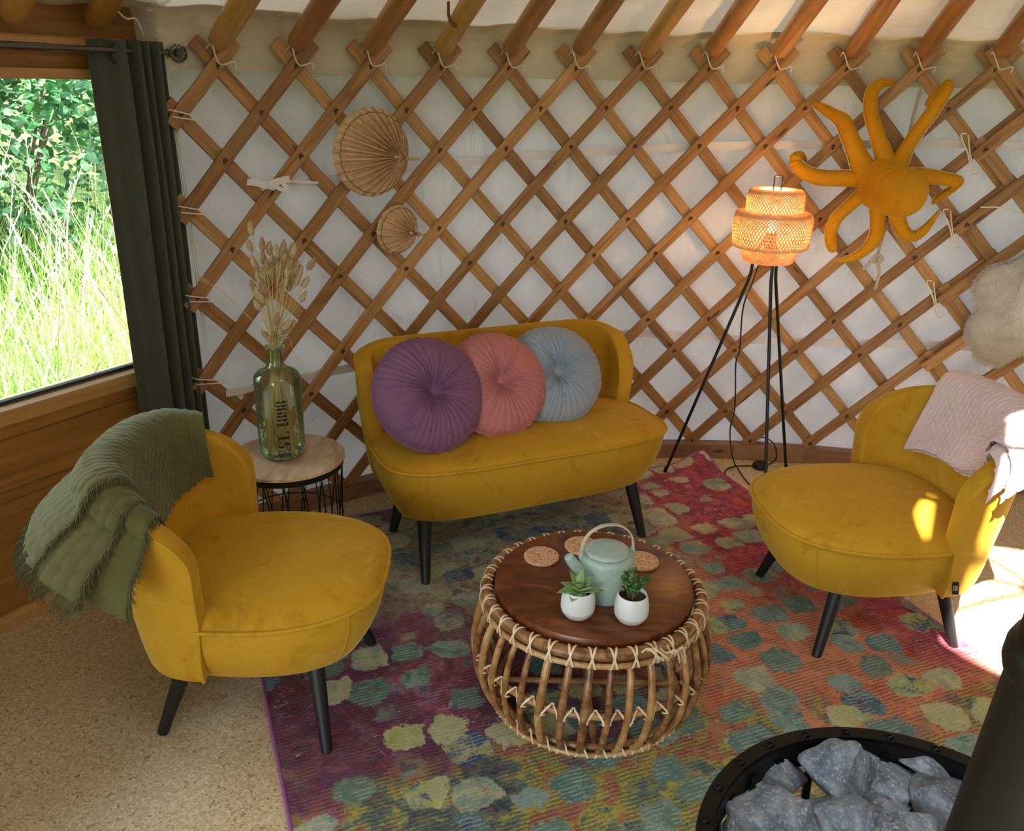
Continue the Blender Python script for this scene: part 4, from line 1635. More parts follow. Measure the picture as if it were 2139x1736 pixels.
for i, (x, y, s) in enumerate(heads_px):
    lean = (x - 578) * 0.0007
    dep = rg.uniform(-.035, .04)
    pl = neck + Vector((BP.x, BP.y, 0)).normalized() * dep
    nrm_ = Vector((BP.x, BP.y, 0)).normalized()
    hp_ = at_pl(x, y, pl, nrm_)
    nk = neck + Vector((rg.uniform(-.012, .012), rg.uniform(-.012, .012), 0))
    botp = Vector((BP.x + rg.uniform(-.045, .045), BP.y + rg.uniform(-.04, .04), ZS2 + .012 + (.08 * rg.random() if i % 4 == 0 else 0)))
    mid = nk.lerp(hp_, .5) + Vector((0, 0, .01 * rg.random()))
    if i == len(heads_px) - 1:
        mid = at_pl(470, 615, pl, nrm_)
    dirv = (hp_ - nk).normalized()
    dirv = (dirv + Vector((dirv.x, dirv.y, 0)) * .35).normalized() if i % 3 else dirv
    o = thing('dried_grass_stem', 'dried bunny tail grass with a fluffy beige head standing in the green bottle', 'dried grass', botp, 0, grp)
    if i == 0: o['label'] = 'tallest dried bunny tail grass, its head alone at the top left of the bunch'; 
    if i == 10: o['label'] = 'dried bunny tail grass leaning farthest out to the upper right of the bunch'
    if i == len(heads_px) - 1: o['label'] = 'dried bunny tail grass drooping far out left toward the curtain'
    base_h = hp_ - dirv * .018
    m = MB()
    m.tube([Vector(q) for q in spline([botp, botp.lerp(nk, .75), nk, mid, base_h], 18)], .0010, 5)
    m.build('stem', STRAW, o, off=botp)
    k = i % 4
    if len(tail_meshes) <= k:
        h = _tails[k].build('seed_head', TAIL if k != 2 else TAILB, o)
        tail_meshes.append(h)
    else:
        h = cp(tail_meshes[k], o)
    q_ = dirv.to_track_quat('Z', 'Y')
    h.matrix_local = Matrix.Translation(base_h - botp) @ q_.to_matrix().to_4x4() @ Matrix.Rotation(rg.uniform(0, 6), 4, 'Z') @ Matrix.Diagonal((s * 1.28, s * 1.28, s * 1.12, 1))
# loose straws in the bottle
m = MB()
for k in range(60):
    a = rg.uniform(0, 6.28); r0 = rg.uniform(.0, .05); a2 = a + rg.uniform(-.6, .6)
    z1 = rg.uniform(.10, .30)
    r1 = max(.004, .05 * (1 - z1 / .30))
    m.tube([(r0 * cos(a), r0 * sin(a), .012), (r1 * cos(a2), r1 * sin(a2), z1)], .0009, 4)
tag(m.build('dried_straws', STRAW, None, origin=(BP.x, BP.y, ZS2 + .001), sharp=60), 'thin bare straw stalks crowded inside the green bottle', 'dried straw', kind='stuff')
m = MB()
pl = neck; nrm_ = Vector((BP.x, BP.y, 0)).normalized()
m.tube([Vector(q) for q in spline([at_pl(x, y, pl, nrm_) for x, y in ((578, 720), (603, 705), (613, 735), (632, 760), (645, 790))], 20)], .0008, 5)
tag(m.build('bent_grass_stem', STRAW), 'single bent straw hanging out over the right shoulder of the bottle', 'dried grass')

# ================================================================== FLOOR LAMP
LC = Vector((0.925, 3.10, 0))
lamp = thing('floor_lamp', 'black tripod floor lamp with a glowing tiered bamboo shade, standing by the lattice wall', 'floor lamp', LC)
legs = [(155, .305), (275, .305), (35, .303)]
for ang, r in legs:
    a = radians(ang)
    d = Vector((cos(a), sin(a), 0))
    m = MB()
    P_ = [Vector((0, 0, 1.02)) + d * .012, Vector((0, 0, .95)) + d * .050, Vector((0, 0, .875)) + d * .056, Vector((0, 0, .855)) + d * .060, d * r + Vector((0, 0, .004))]
    m.tube(P_, .0062, 9)
    m.tube([d * (r - .004) + Vector((0, 0, .03)), d * r + Vector((0, 0, .002))], .0082, 9)
    m.build('leg', BLACKM, lamp)
m = MB(); m.tube([(.056 * cos(a), .056 * sin(a), .958) for a in np.linspace(0, 2 * pi, 30, endpoint=False)], .004, 7, closed=True)
m.tube([(0, 0, .955), (0, 0, 1.035)], .021, 16)
m.build('lamp_socket', BLACKM, lamp)
m = MB()
for s in (1, -1):
    m.tube([(s * .012, 0, .98), (s * .0135, 0, 1.16), (s * .014, 0, 1.232)], .0022, 7)
m.tube([(-.014, 0, 1.232), (.014, 0, 1.232)], .0022, 7)
m.build('carry_hanger', BLACKM, lamp)
# bamboo weave: three tiers made of crossing strips
BAM = NT('bamboo_strip')
_n5 = BAM.noise(BAM.coord('Object'), 30, 2, .5)
_c = BAM.ramp(_n5.outputs[0], [(.3, lin((232, 190, 140))), (.7, lin((246, 214, 170)))])
BAM.base(_c, .5)
_tr = BAM.n('ShaderNodeBsdfTranslucent'); BAM.l(_c, _tr.inputs[0])
_mx = BAM.n('ShaderNodeMixShader'); _mx.inputs[0].default_value = .24
BAM.l(BAM.b.outputs[0], _mx.inputs[1]); BAM.l(_tr.outputs[0], _mx.inputs[2]); BAM.l(_mx.outputs[0], BAM.out.inputs[0])
BAM = BAM.m
def tier(prof, n, tw, w, name):
    """prof [(r,z)] bottom to top, strips wind both ways"""
    PR = spline(prof, 22)
    m = MB()
    for s in (1, -1):
        for k in range(n):
            a0 = 2 * pi * (k + (.5 if s < 0 else 0)) / n
            pts, ups = [], []
            for i, (r, z) in enumerate(PR):
                a = a0 + s * tw * i / (len(PR) - 1)
                rr = r + .0006 * s + .0005 * sin(i * 2.1 + k)
                pts.append(Vector((rr * cos(a), rr * sin(a), z)))
                ups.append(Vector((cos(a), sin(a), .15)))
            m.sweep(pts, [(-w / 2, -.0003), (w / 2, -.0003), (w / 2, .0003), (-w / 2, .0003)], up=lambda i: ups[i])
    for r, z in (prof[0], prof[-1]):
        m.tube([(r * cos(a), r * sin(a), z) for a in np.linspace(0, 2 * pi, 48, endpoint=False)], .0018, 6, closed=True)
    return m.build(name, BAM, lamp, smooth=False)
tier([(.066, 1.186), (.088, 1.184), (.097, 1.176), (.101, 1.150), (.100, 1.106)][::-1], 54, 1.15, .0056, 'upper_shade')
tier([(.100, 1.109), (.124, 1.107), (.136, 1.096), (.139, 1.060), (.134, .995), (.126, .984), (.100, .983)][::-1], 72, 1.55, .0058, 'middle_shade')
tier([(.100, .985), (.0975, .965), (.094, .945), (.086, .933), (.076, .931)][::-1], 54, .70, .0056, 'lower_shade')
EM = NT('bulb_filament')
e_ = EM.n('ShaderNodeEmission'); e_.inputs[0].default_value = (1.0, .62, .22, 1); e_.inputs[1].default_value = 60
EM.l(e_.outputs[0], EM.out.inputs[0]); EM = EM.m
m = MB(); m.lathe([(0, 1.034), (.010, 1.036), (.014, 1.045), (.0155, 1.065), (.0145, 1.085), (.009, 1.099), (0, 1.103)], 20)
m.build('bulb', EM, lamp)
pl_ = bpy.data.lights.new('lamp_light', 'POINT'); pl_.energy = 2.9; pl_.color = (1, .70, .38); pl_.shadow_soft_size = .03
po = bpy.data.objects.new('lamp_light', pl_); COL.objects.link(po); po.location = (LC.x, LC.y, 1.068); 
# cable and foot switch
m = MB()
def lz(x, y, z): return at_z(x, y, z)
pc = [LC + Vector((-.02, .01, .95)), at_pl(1568, 600, LC, Vector((0, 1, 0))), at_pl(1557, 625, LC + Vector((0, -.02, 0)), Vector((0, 1, 0))), at_pl(1550, 660, LC, Vector((0, 1, 0))), at_pl(1545, 730, LC, Vector((0, 1, 0))), at_pl(1537, 760, LC, Vector((0, 1, 0))), at_pl(1535, 850, LC + Vector((0, .02, 0)), Vector((0, 1, 0))), at_pl(1525, 900, LC + Vector((0, .02, 0)), Vector((0, 1, 0))), at_z(1530, 955, .06), at_z(1545, 985, .006), at_z(1562, 1008, .005), at_z(1580, 1022, .005)]
m.tube([Vector(x) for x in spline(pc, 80)], .0028, 6)
pc = [at_z(1515, 1000, .005), at_z(1516, 982, .005), at_z(1535, 974, .005), at_z(1560, 973, .006), at_z(1575, 973, .012)]
m.tube([Vector(x) for x in spline(pc, 24)], .0028, 6)
pc = [at_z(1600, 971, .012), at_z(1612, 967, .006), at_z(1622, 955, .03), at_z(1618, 930, .085), at_z(1606, 918, .09), at_z(1592, 914, .085), at_z(1580, 918, .05)]
m.tube([Vector(x) for x in spline(pc, 34)], .0028, 6)
tag(m.build('power_cable', BLACKM), 'black power cable of the floor lamp looping over the floor', 'cable')
fs_ = at_z(1588, 973, .010)
m = MB(); m.lathe([(0, 0), (.030, 0), (.033, .004), (.033, .014), (.029, .020), (.012, .022), (0, .022)], 40)
sw = tag(m.build('foot_switch', BLACKM, None, origin=(fs_.x, fs_.y, .001)), 'round black foot switch on the cork floor behind the lamp legs', 'switch')
SCR = m_plain('screw', (180, 180, 180), .3, Metallic=.9)
for x, y in ((-.016, .010), (-.013, -.008), (.016, -.006)):
    m = MB(); m.sphere((x, y, .0215), .002, .002, .0012, 8, 5); m.build('screw', SCR, sw)

# ================================================================== OCTOPUS
OCT = m_velvet('octopus_plush', lin((176, 116, 12)), lin((212, 150, 26)), lin((234, 178, 60)), 12)
OCU = m_plain('octopus_underside', (226, 206, 164), .95)
def ozoom(x, y, r): return at_r(1640 + x / 3.945, 140 + y / 3.945, r)
orr = Vector(at_r(1860, 385, RW - .10))
octo = thing('plush_octopus', 'big mustard yellow plush octopus hung with its arms spread on the lattice wall', 'plush toy', orr)
A = [
 ([(760, 960), (660, 850), (590, 700), (530, 560), (480, 450), (400, 390), (330, 350), (270, 315), (235, 300)], [110, 92, 70, 62, 57, 42, 36, 26, 12], [.09, .07, .06, .06, .06, .055, .045, .03, .02], (-1, .2)),
 ([(820, 900), (820, 750), (780, 620), (740, 500), (710, 380), (705, 280), (722, 200), (775, 142), (850, 132), (900, 160)], [90, 72, 60, 56, 53, 52, 47, 38, 26, 14], [.09, .07, .06, .06, .06, .06, .055, .045, .02, -.02], (-1, -.2)),
 ([(880, 900), (950, 760), (1010, 650), (1110, 500), (1200, 380), (1270, 280), (1325, 195), (1340, 150), (1320, 155), (1260, 210), (1200, 265), (1165, 310)], [90, 66, 52, 49, 49, 46, 42, 38, 30, 26, 24, 14], [.08, .065, .06, .06, .06, .06, .055, .04, .0, -.02, -.02, -.015], (.8, -.6)),
 ([(760, 960), (620, 925), (480, 920), (300, 915), (180, 880), (95, 815), (85, 755), (130, 730), (170, 770)], [95, 66, 62, 59, 55, 49, 45, 30, 14], [.09, .07, .065, .06, .06, .055, .05, .02, -.02], (0, -1)),
 ([(950, 930), (1080, 895), (1200, 905), (1320, 925), (1400, 938), (1430, 950), (1370, 1010), (1270, 1075), (1220, 1125)], [90, 60, 58, 52, 46, 34, 30, 26, 12], [.08, .065, .06, .06, .05, .02, -.02, -.02, -.015], (0, -1)),
 ([(760, 960), (625, 1060), (520, 1150), (420, 1250), (382, 1340), (375, 1420), (390, 1490)], [95, 58, 50, 50, 49, 46, 40], [.09, .065, .055, .06, .055, .05, .045], (-1, 0)),
 ([(800, 1000), (765, 1140), (768, 1260), (757, 1370), (712, 1460), (625, 1540), (530, 1582), (440, 1600)], [90, 62, 58, 54, 47, 37, 28, 13], [.09, .07, .06, .06, .055, .05, .045, .035], (-1, 0)),
 ([(900, 1080), (925, 1200), (940, 1290), (985, 1370), (1055, 1395), (1130, 1355), (1190, 1290), (1270, 1185)], [90, 64, 58, 52, 44, 37, 27, 10], [.09, .07, .06, .06, .055, .05, .045, .035], (.3, .9)),
]
PXM = 1 / 3.945 * 0.0019
for k, (P_, R_, D_, ud) in enumerate(A):
    pts = [ozoom(x, y, RW - .015 - d) - orr for (x, y), d in zip(P_, D_)]
    n = 90
    S = [Vector(x) for x in spline(pts, n)]
    rr = [float(x[0]) for x in spline([(r,) for r in R_], n)]
    m = MB()
    vs, fs = [], []
    K = 20
    rad_out = Vector((orr.x - CX, orr.y - CY, 0)).normalized()
    und = []
    L = 0
    for i in range(n):
        t_ = (S[min(i + 1, n - 1)] - S[max(i - 1, 0)]).normalized()
        if i: L += (S[i] - S[i - 1]).length
        nrm = (-rad_out - t_ * (-rad_out).dot(t_)).normalized()
        sd_ = t_.cross(nrm).normalized()
        curv = (S[min(i + 2, n - 1)] - S[i]).normalized().cross((S[i] - S[max(i - 2, 0)]).normalized()).length if 2 < i < n - 3 else 0
        wr = 1 + min(.16, curv * .6) * sin(L * 2 * pi / .012 + nz(L * 30) * 2)
        R = max(.002, rr[i] * PXM * wr)
        for j in range(K):
            a = 2 * pi * j / K
            vs.append(S[i] + sd_ * cos(a) * R + nrm * sin(a) * R * .92)
        und.append((S[i], t_, nrm, sd_, R))
    for i in range(n - 1):
        for j in range(K):
            fs.append((i * K + j, i * K + (j + 1) % K, (i + 1) * K + (j + 1) % K, (i + 1) * K + j))
    m.add(vs, fs)
    e = S[-1]; m.sphere(e, und[-1][4] * .98, und[-1][4] * .98, und[-1][4] * .98, 12, 8)
    o = m.build('tentacle', OCT, octo, sharp=180)
    # pale underside showing as a ruffled strip along one edge
    m = MB()
    udv = Vector((ud[0], 0, -ud[1]))
    vs, fs = [], []
    i0 = 6
    for i in range(i0, n):
        c, t_, nrm, sd_, R = und[i]
        s = 1 if sd_.dot(udv) > 0 else -1
        ruf = .0016 * sin(i * 2.4)
        for a in (-.62, -.38, -.12, .14):
            vs.append(c + sd_ * s * cos(a) * (R * 1.03 + (ruf if a > 0 else 0) + .0006) + nrm * (sin(a) * R * .92 * 1.0))
    q = 4
    for i in range(n - i0 - 1):
        for j in range(3):
            fs.append((i * q + j, i * q + j + 1, (i + 1) * q + j + 1, (i + 1) * q + j))
    m.add(vs, fs)
    u = m.build('sucker_trim', OCU, o, sharp=180)
    md = u.modifiers.new('t', 'SOLIDIFY'); md.thickness = .003
# body: cone-shaped skirt running up into the round head that faces the room
m = MB()
bc = ozoom(800, 960, RW - .085) - orr
hc = ozoom(955, 1035, RW - .235) - orr
ax_ = (hc - bc)
nB = 26
axn = ax_.normalized()
u1 = axn.cross(Vector((0, 0, 1))).normalized(); u2 = u1.cross(axn)
ringsB = []
for i in range(nB + 1):
    q = i / nB
    if q < .5:
        k = q / .5
        c = bc + ax_ * (k * .82)
        R = .100 * (1 - k) ** 1.5 + .082 * (1 - (1 - k) ** 1.5)
    else:
        k = (q - .5) / .5
        b_ = -.42 + (pi / 2 + .42) * k
        c = hc + axn * .092 * sin(b_) * 1.0
        R = .0905 * cos(b_)
    ringsB.append((c, max(R, .0005)))
vs, fs = [], []
K = 48
for (c, R) in ringsB:
    for j in range(K):
        a = 2 * pi * j / K
        rr_ = R * (1 + .02 * nz(cos(a) * 2, sin(a) * 2, c.length * 9))
        vs.append(c + u1 * cos(a) * rr_ + u2 * sin(a) * rr_)
for i in range(len(ringsB) - 1):
    for j in range(K):
        fs.append((i * K + j, i * K + (j + 1) % K, (i + 1) * K + (j + 1) % K, (i + 1) * K + j))
fs.append(tuple(range(K))[::-1])
m.add(vs, fs)
ob = m.build('head', OCT, octo, sharp=180)
smooth_mod(ob, 1)

# rope hanging behind the octopus
ROPE = m_plain('cotton_rope', (206, 196, 180), .95)
def rope_mesh(pts, r):
    m = MB()
    n = max(30, int(sum((Vector(pts[i + 1]) - Vector(pts[i])).length for i in range(len(pts) - 1)) / .004))
    S = [Vector(x) for x in spline(pts, n)]
    for k in range(3):
        pp = []
        for i, p in enumerate(S):
            t_ = (S[min(i + 1, n - 1)] - S[max(i - 1, 0)]).normalized()
            a_ = t_.orthogonal().normalized(); a_ = Vector((0, 1, 0)) - t_ * t_.y; a_.normalize(); b_ = t_.cross(a_)
            an = i * .75 + k * 2 * pi / 3
            pp.append(p + (a_ * cos(an) + b_ * sin(an)) * r * .5)
        m.tube(pp, r * .62, 5)
    return m
rp = lambda x, y, d: at_r(x, y, RW - d)
m = rope_mesh([rp(1925, 178, -.01), rp(1915, 215, -.012), rp(1903, 262, -.012), rp(1890, 330, -.014), rp(1870, 420, .03), rp(1845, 490, .04), rp(1836, 520, .045), rp(1832, 545, .05)], .006)
kn_ = rope_mesh([rp(1820, 540, .055), rp(1830, 550, .068), rp(1842, 545, .06), rp(1838, 534, .052), rp(1824, 538, .066), rp(1812, 556, .06), rp(1803, 562, .055)], .0065)
m.add(kn_.v, kn_.f)
kn_ = rope_mesh([rp(1833, 545, .06), rp(1836, 570, .055), rp(1832, 590, .052), rp(1828, 605, .05)], .0065)
m.add(kn_.v, kn_.f)
tag(m.build('cotton_rope', ROPE, None, sharp=60), 'knotted cotton rope hanging down behind the plush octopus', 'rope')

# ================================================================== PALM FANS
PALM = NT('palm_leaf')
_n6 = PALM.noise(PALM.coord('Object', scale=(1, 1, 1)), 50, 4, .6)
PALM = PALM.base(PALM.ramp(_n6.outputs[0], [(.3, lin((204, 164, 122))), (.7, lin((230, 198, 158)))]), .75)
PALMD = m_plain('palm_thread', (128, 92, 58), .8)
def fan(label, cpx_, pivpx, rpx, r0, r1, nple, name='palm_fan'):
    C_ = at_r(*cpx_, RW - r0)
    Pv = at_r(*pivpx, RW - r1)
    root = thing(name, label, 'hand fan', C_, 0, 'palm leaf fans tucked into the lattice')
    ex = (Pv - C_)
    outn = Vector((CX - C_.x, CY - C_.y, 0)).normalized()      # to the room
    exn = ex.normalized()
    nrm = (outn - exn * outn.dot(exn)).normalized()
    eyn = nrm.cross(exn).normalized()
    R = rpx
    px_ = ex.length
    m = MB()
    NP = nple
    NA, NR = NP * 6, 14
    a_lim = radians(168)
    def pt(u, v):
        b = pi + a_lim * (2 * u - 1) * .5 * 2 * .5 * 2 / 2      # direction from the pivot
        b = pi + (2 * u - 1) * radians(150)
        d = (cos(b), sin(b))
        # ray from the pivot (px_,0) to the circle radius R
        bb = px_ * d[0]; cc = px_ * px_ - R * R
        T = -bb + sqrt(max(0, bb * bb - cc)) if cc < 0 else -bb + sqrt(max(1e-6, bb * bb - cc))
        rad = T * (0.02 + .98 * v)
        zig = abs(((u * NP) % 1) * 2 - 1)
        z = (zig - .5) * .034 * (min(rad / (R * .45), 1)) * (1 - .75 * sm(.80, .93, v)) * (R / .15)
        z += .018 * sin(pi * v) * .6
        x = px_ + rad * d[0]; y = rad * d[1]
        return exn * x + eyn * y + nrm * z
    m.grid(pt, NA, NR)
    bl = m.build('blade', PALM, root, sharp=20)
    md = bl.modifiers.new('t', 'SOLIDIFY'); md.thickness = .0016
    rim = [pt(u, .905) + nrm * .0035 for u in np.linspace(0.01, .99, 90)]
    m = MB(); m.tube(rim, .0011, 5)
    for k in range(40):
        u = (k + .5) / 40
        m.tube([pt(u, .905) + nrm * .003, pt(u + .003, 1.0) + nrm * .002], .0006, 4)
    m.build('rim_stitching', PALMD, root)
    m = MB()
    m.tube([Vector(x) for x in spline([pt(.5, .10) + nrm * .004, exn * px_, exn * (px_ + .030), exn * (px_ + .075) - nrm * .004 + eyn * .004], 16)], .0062, 9, scale=lambda q: 1 - .2 * q)
    for k in range(5):
        c = exn * (px_ + .004 + .006 * k)
        m.tube([c + (eyn * cos(a) + nrm * sin(a)) * .0075 for a in np.linspace(0, 2 * pi, 14, endpoint=False)], .0022, 5, closed=True)
    m.build('handle', PALM, root)
    m = MB()
    for s in (1, -1):
        m.tube([Vector(x) for x in spline([exn * (px_ + .004), exn * (px_ - .012) + eyn * s * .028 * (R / .15), pt(.02 if s < 0 else .98, .5) + nrm * .002, pt(.02 if s < 0 else .98, .93)], 16)], .0024, 6)
    m.build('brace_twigs', PALMD, root)
    return root
fan('large round palm leaf fan tucked into the lattice, upper of the two', (776, 319), (838, 329), .1455, .035, .016, 34)
fan('small round palm leaf fan tucked into the lattice, lower of the two', (829, 480), (863, 487), .0870, .036, .016, 26)

# ================================================================== SHEEPSKIN
FUR = NT('sheepskin_fur')
_v = FUR.coord('Object')
_n7 = FUR.noise(_v, 14, 3, .6, .6)
_n8 = FUR.noise(_v, 240, 3, .7)
FUR.base(FUR.ramp(_n7.outputs[0], [(.3, lin((226, 218, 210))), (.7, lin((246, 240, 232)))]), .95)
FUR.b.inputs['Sheen Weight'].default_value = .6
FUR.bump(_n8.outputs[0], .9, .006)
FUR = FUR.m
fo = at_r(2090, 640, RW - .16)
outl = [(2110, 548), (2075, 556), (2045, 582), (2034, 612), (2040, 645), (2024, 672), (2020, 700), (2034, 722), (2038, 742), (2060, 755), (2085, 760), (2108, 748), (2125, 738), (2160, 728), (2230, 700), (2290, 640), (2280, 560), (2220, 500), (2160, 505), (2139, 530)]
OP = [at_r(x, y, RW - .07) for x, y in outl]
cen_ = sum(OP, Vector()) / len(OP)
fn_ = Vector((CX - cen_.x, CY - cen_.y, 0)).normalized()
OS = [Vector(x) for x in spline(OP + [OP[0]], 120)][:-1]
m = MB()
def fur_pt(u, v, off=0):
    p = OS[int(round(u * 120)) % len(OS) if len(OS) == 120 else int(u * len(OS)) % len(OS)]
    s = v
    q = cen_.lerp(p, s)
    puff = .055 * (1 - s ** 3) ** .6 + .022 * nz(q.x * 9, q.z * 9, 3) * (1 - s ** 4) + .010 * nz(q.x * 22, q.z * 22, 3)
    return q + fn_ * (puff + off)
NUF = len(OS)
vs = []
for i in range(NUF):
    for j in range(18):
        s = .0 + 1.0 * j / 17
        q = cen_.lerp(OS[i], s)
        puff = .055 * (1 - s ** 3) ** .6 + (.030 * nz(q.x * 9, q.z * 9, 3) + .012 * nz(q.x * 22, q.z * 22, 3)) * (1 - s ** 4)
        vs.append(q + fn_ * puff)
fs = []
for i in range(NUF):
    for j in range(17):
        i2 = (i + 1) % NUF
        fs.append((i * 18 + j, i2 * 18 + j, i2 * 18 + j + 1, i * 18 + j + 1))
m.add([v - fo for v in vs], fs)
skin = m.build('sheepskin', FUR, None, origin=fo, sharp=180)
md = skin.modifiers.new('t', 'SOLIDIFY'); md.thickness = .012
tag(skin, 'fluffy off-white sheepskin hanging on the lattice above the pink blanket chair', 'sheepskin')
m = MB()
rf = random.Random(2)
for k in range(9000):
    i = rf.randrange(NUF); s = sqrt(rf.random()); 
    if rf.random() < .25: s = 1
    q = cen_.lerp(OS[i], s)
    puff = .055 * (1 - s ** 3) ** .6 + (.030 * nz(q.x * 9, q.z * 9, 3) + .012 * nz(q.x * 22, q.z * 22, 3)) * (1 - s ** 4)
    p = q + fn_ * (puff - .002) - fo
    outd = (OS[i] - cen_).normalized()
    d = (fn_ * rf.uniform(.3, .8) * (1 - s * .5) + outd * (.2 + .8 * s) + Vector((0, 0, -.55)) + Vector((rf.uniform(-.4, .4), rf.uniform(-.4, .4), rf.uniform(-.4, .4)))).normalized()
    L = rf.uniform(.012, .022)
    w = d.cross(fn_).normalized() * .0011
    m.add([p - w, p + w, p + d * L + Vector((0, 0, -.004))], [(0, 1, 2)])
m.build('wool_tufts', FUR, skin, weld=False, sharp=180)

# ================================================================== RUG
def rug_mat():
    t = NT('rug_pile')
    tc = t.n('ShaderNodeTexCoord')
    uv = tc.outputs['UV']            # metres: u across 0..1.95, v along 0 (far) .. 2.9 (near)
    def mapn(sx, sy, vec=uv, loc=(0, 0, 0)):
        mp = t.n('ShaderNodeMapping'); mp.inputs['Scale'].default_value = (sx, sy, 1); mp.inputs['Location'].default_value = loc
        t.l(vec, mp.inputs[0]); return mp.outputs[0]
    wn = t.noise(mapn(1, 1), 9, 4, .65)
    warp = t.n('ShaderNodeVectorMath', operation='SCALE'); warp.inputs['Scale'].default_value = .10
    sb = t.n('ShaderNodeVectorMath', operation='SUBTRACT'); sb.inputs[1].default_value = (.5, .5, .5)
    t.l(wn.outputs['Color'], sb.inputs[0]); t.l(sb.outputs[0], warp.inputs[0])
    wn2 = t.noise(mapn(1, .35), 90, 3, .7)
    sb2 = t.n('ShaderNodeVectorMath', operation='SUBTRACT'); sb2.inputs[1].default_value = (.5, .5, .5)
    t.l(wn2.outputs['Color'], sb2.inputs[0])
    warp2 = t.n('ShaderNodeVectorMath', operation='SCALE'); warp2.inputs['Scale'].default_value = .028
    t.l(sb2.outputs[0], warp2.inputs[0])
    ad = t.n('ShaderNodeVectorMath', operation='ADD'); t.l(uv, ad.inputs[0]); t.l(warp.outputs[0], ad.inputs[1])
    ad2 = t.n('ShaderNodeVectorMath', operation='ADD'); t.l(ad.outputs[0], ad2.inputs[0]); t.l(warp2.outputs[0], ad2.inputs[1])
    W_ = ad2.outputs[0]
    sx = t.n('ShaderNodeSeparateXYZ'); t.l(ad.outputs[0], sx.inputs[0])
    u, v = sx.outputs[0], sx.outputs[1]
    # ---- background colour field: patches of colour that change over the rug
    n1 = t.noise(mapn(1, 1, W_), 3.2, 4, .7, .8)
    n2 = t.noise(mapn(1.0, 1.6, W_, (7, 3, 0)), 9, 4, .75, 1.0)
    mixn = t.math('ADD', t.math('MULTIPLY', n1.outputs[0], .55), t.math('MULTIPLY', n2.outputs[0], .45))
    left = t.ramp(mixn, [(.36, lin((50, 34, 66))), (.43, lin((110, 66, 108))), (.475, lin((124, 52, 72))), (.50, lin((136, 96, 128))), (.535, lin((120, 78, 78))), (.57, lin((182, 84, 124))), (.61, lin((158, 140, 156))), (.66, lin((92, 112, 126)))])
    right = t.ramp(mixn, [(.36, lin((229, 88, 54))), (.43, lin((229, 144, 104))), (.50, lin((238, 160, 122))), (.56, lin((234, 153, 108))), (.61, lin((240, 119, 77))), (.66, lin((222, 144, 133)))])
    far = t.ramp(mixn, [(.36, lin((46, 76, 102))), (.43, lin((132, 140, 120))), (.48, lin((184, 178, 140))), (.53, lin((204, 196, 160))), (.57, lin((120, 144, 134))), (.61, lin((150, 96, 116))), (.66, lin((92, 108, 82)))])
    edge = t.ramp(mixn, [(.36, lin((77, 39, 68))), (.44, lin((178, 66, 99))), (.50, lin((229, 104, 117))), (.55, lin((135, 68, 104))), (.60, lin((220, 79, 79))), (.66, lin((234, 155, 133)))])
    near = t.ramp(mixn, [(.36, lin((48, 48, 68))), (.42, lin((77, 104, 108))), (.48, lin((117, 139, 117))), (.53, lin((193, 189, 79))), (.57, lin((178, 113, 83))), (.62, lin((207, 144, 110))), (.67, lin((135, 130, 130)))])
    # masks
    def ss(x, a, b):
        mr = t.n('ShaderNodeMapRange', interpolation_type='SMOOTHSTEP')
        mr.inputs[1].default_value = a; mr.inputs[2].default_value = b
        t.l(x, mr.inputs[0]); return mr.outputs[0]
    nm = t.noise(mapn(1, 1), 4, 3, .6)
    jit = t.math('MULTIPLY', t.math('SUBTRACT', nm.outputs[0], .5), .9)
    uj = t.math('ADD', u, jit); vj = t.math('ADD', v, jit)
    c = t.mix(ss(uj, .86, 1.12), left, right)
    vn = t.math('SUBTRACT', vj, t.math('MULTIPLY', ss(u, .9, 1.5), .28))
    c = t.mix(ss(vn, 1.22, 1.42), c, near)
    inv = t.math('SUBTRACT', 1.0, ss(vj, .50, .80))
    c = t.mix(inv, c, far)
    ed = t.math('MULTIPLY', ss(uj, 1.38, 1.60), t.math('SUBTRACT', 1.0, ss(vj, .80, 1.1)))
    c = t.mix(ed, c, edge)
    ed2 = t.math('MULTIPLY', ss(u, 1.70, 1.86), t.math('SUBTRACT', 1.0, ss(v, 1.35, 1.6)))
    c = t.mix(ed2, c, edge)
    # ---- pebble blobs
    vo = t.n('ShaderNodeTexVoronoi', feature='SMOOTH_F1', distance='CHEBYCHEV') if False else t.n('ShaderNodeTexVoronoi', distance='MINKOWSKI')
    vo.inputs['Exponent'].default_value = 3.2
    vo.inputs['Randomness'].default_value = .55
    vo.inputs['Scale'].default_value = 1
    t.l(mapn(8.2, 9.6, W_), vo.inputs['Vector'])
    sep = t.n('ShaderNodeSeparateColor'); t.l(vo.outputs['Color'], sep.inputs[0])
    blob = t.ramp(vo.outputs['Distance'], [(.41, (1, 1, 1)), (.455, (0, 0, 0))])
    inn = t.noise(mapn(1, 1.3, W_, (2, 5, 0)), 16, 4, .7, .6)
    k = t.math('ADD', t.math('MULTIPLY', sep.outputs[0], .75), t.math('MULTIPLY', inn.outputs[0], .5))
    bcol = t.ramp(k, [(.20, lin((56, 83, 121))), (.30, lin((112, 148, 143))), (.42, lin((81, 130, 117))), (.52, lin((159, 190, 182))), (.62, lin((99, 134, 114))), (.72, lin((134, 164, 146))), (.84, lin((222, 215, 159))), (.95, lin((182, 193, 114))), (1.05, lin((54, 87, 137)))])
    bfar = t.ramp(k, [(.20, lin((117, 139, 126))), (.36, lin((211, 206, 159))), (.5, lin((182, 184, 148))), (.62, lin((233, 226, 193))), (.75, lin((110, 134, 112))), (.88, lin((58, 83, 121))), (1, lin((215, 182, 137)))])
    bcol = t.mix(inv, bcol, bfar)
    present = t.math('GREATER_THAN', sep.outputs[1], .06)
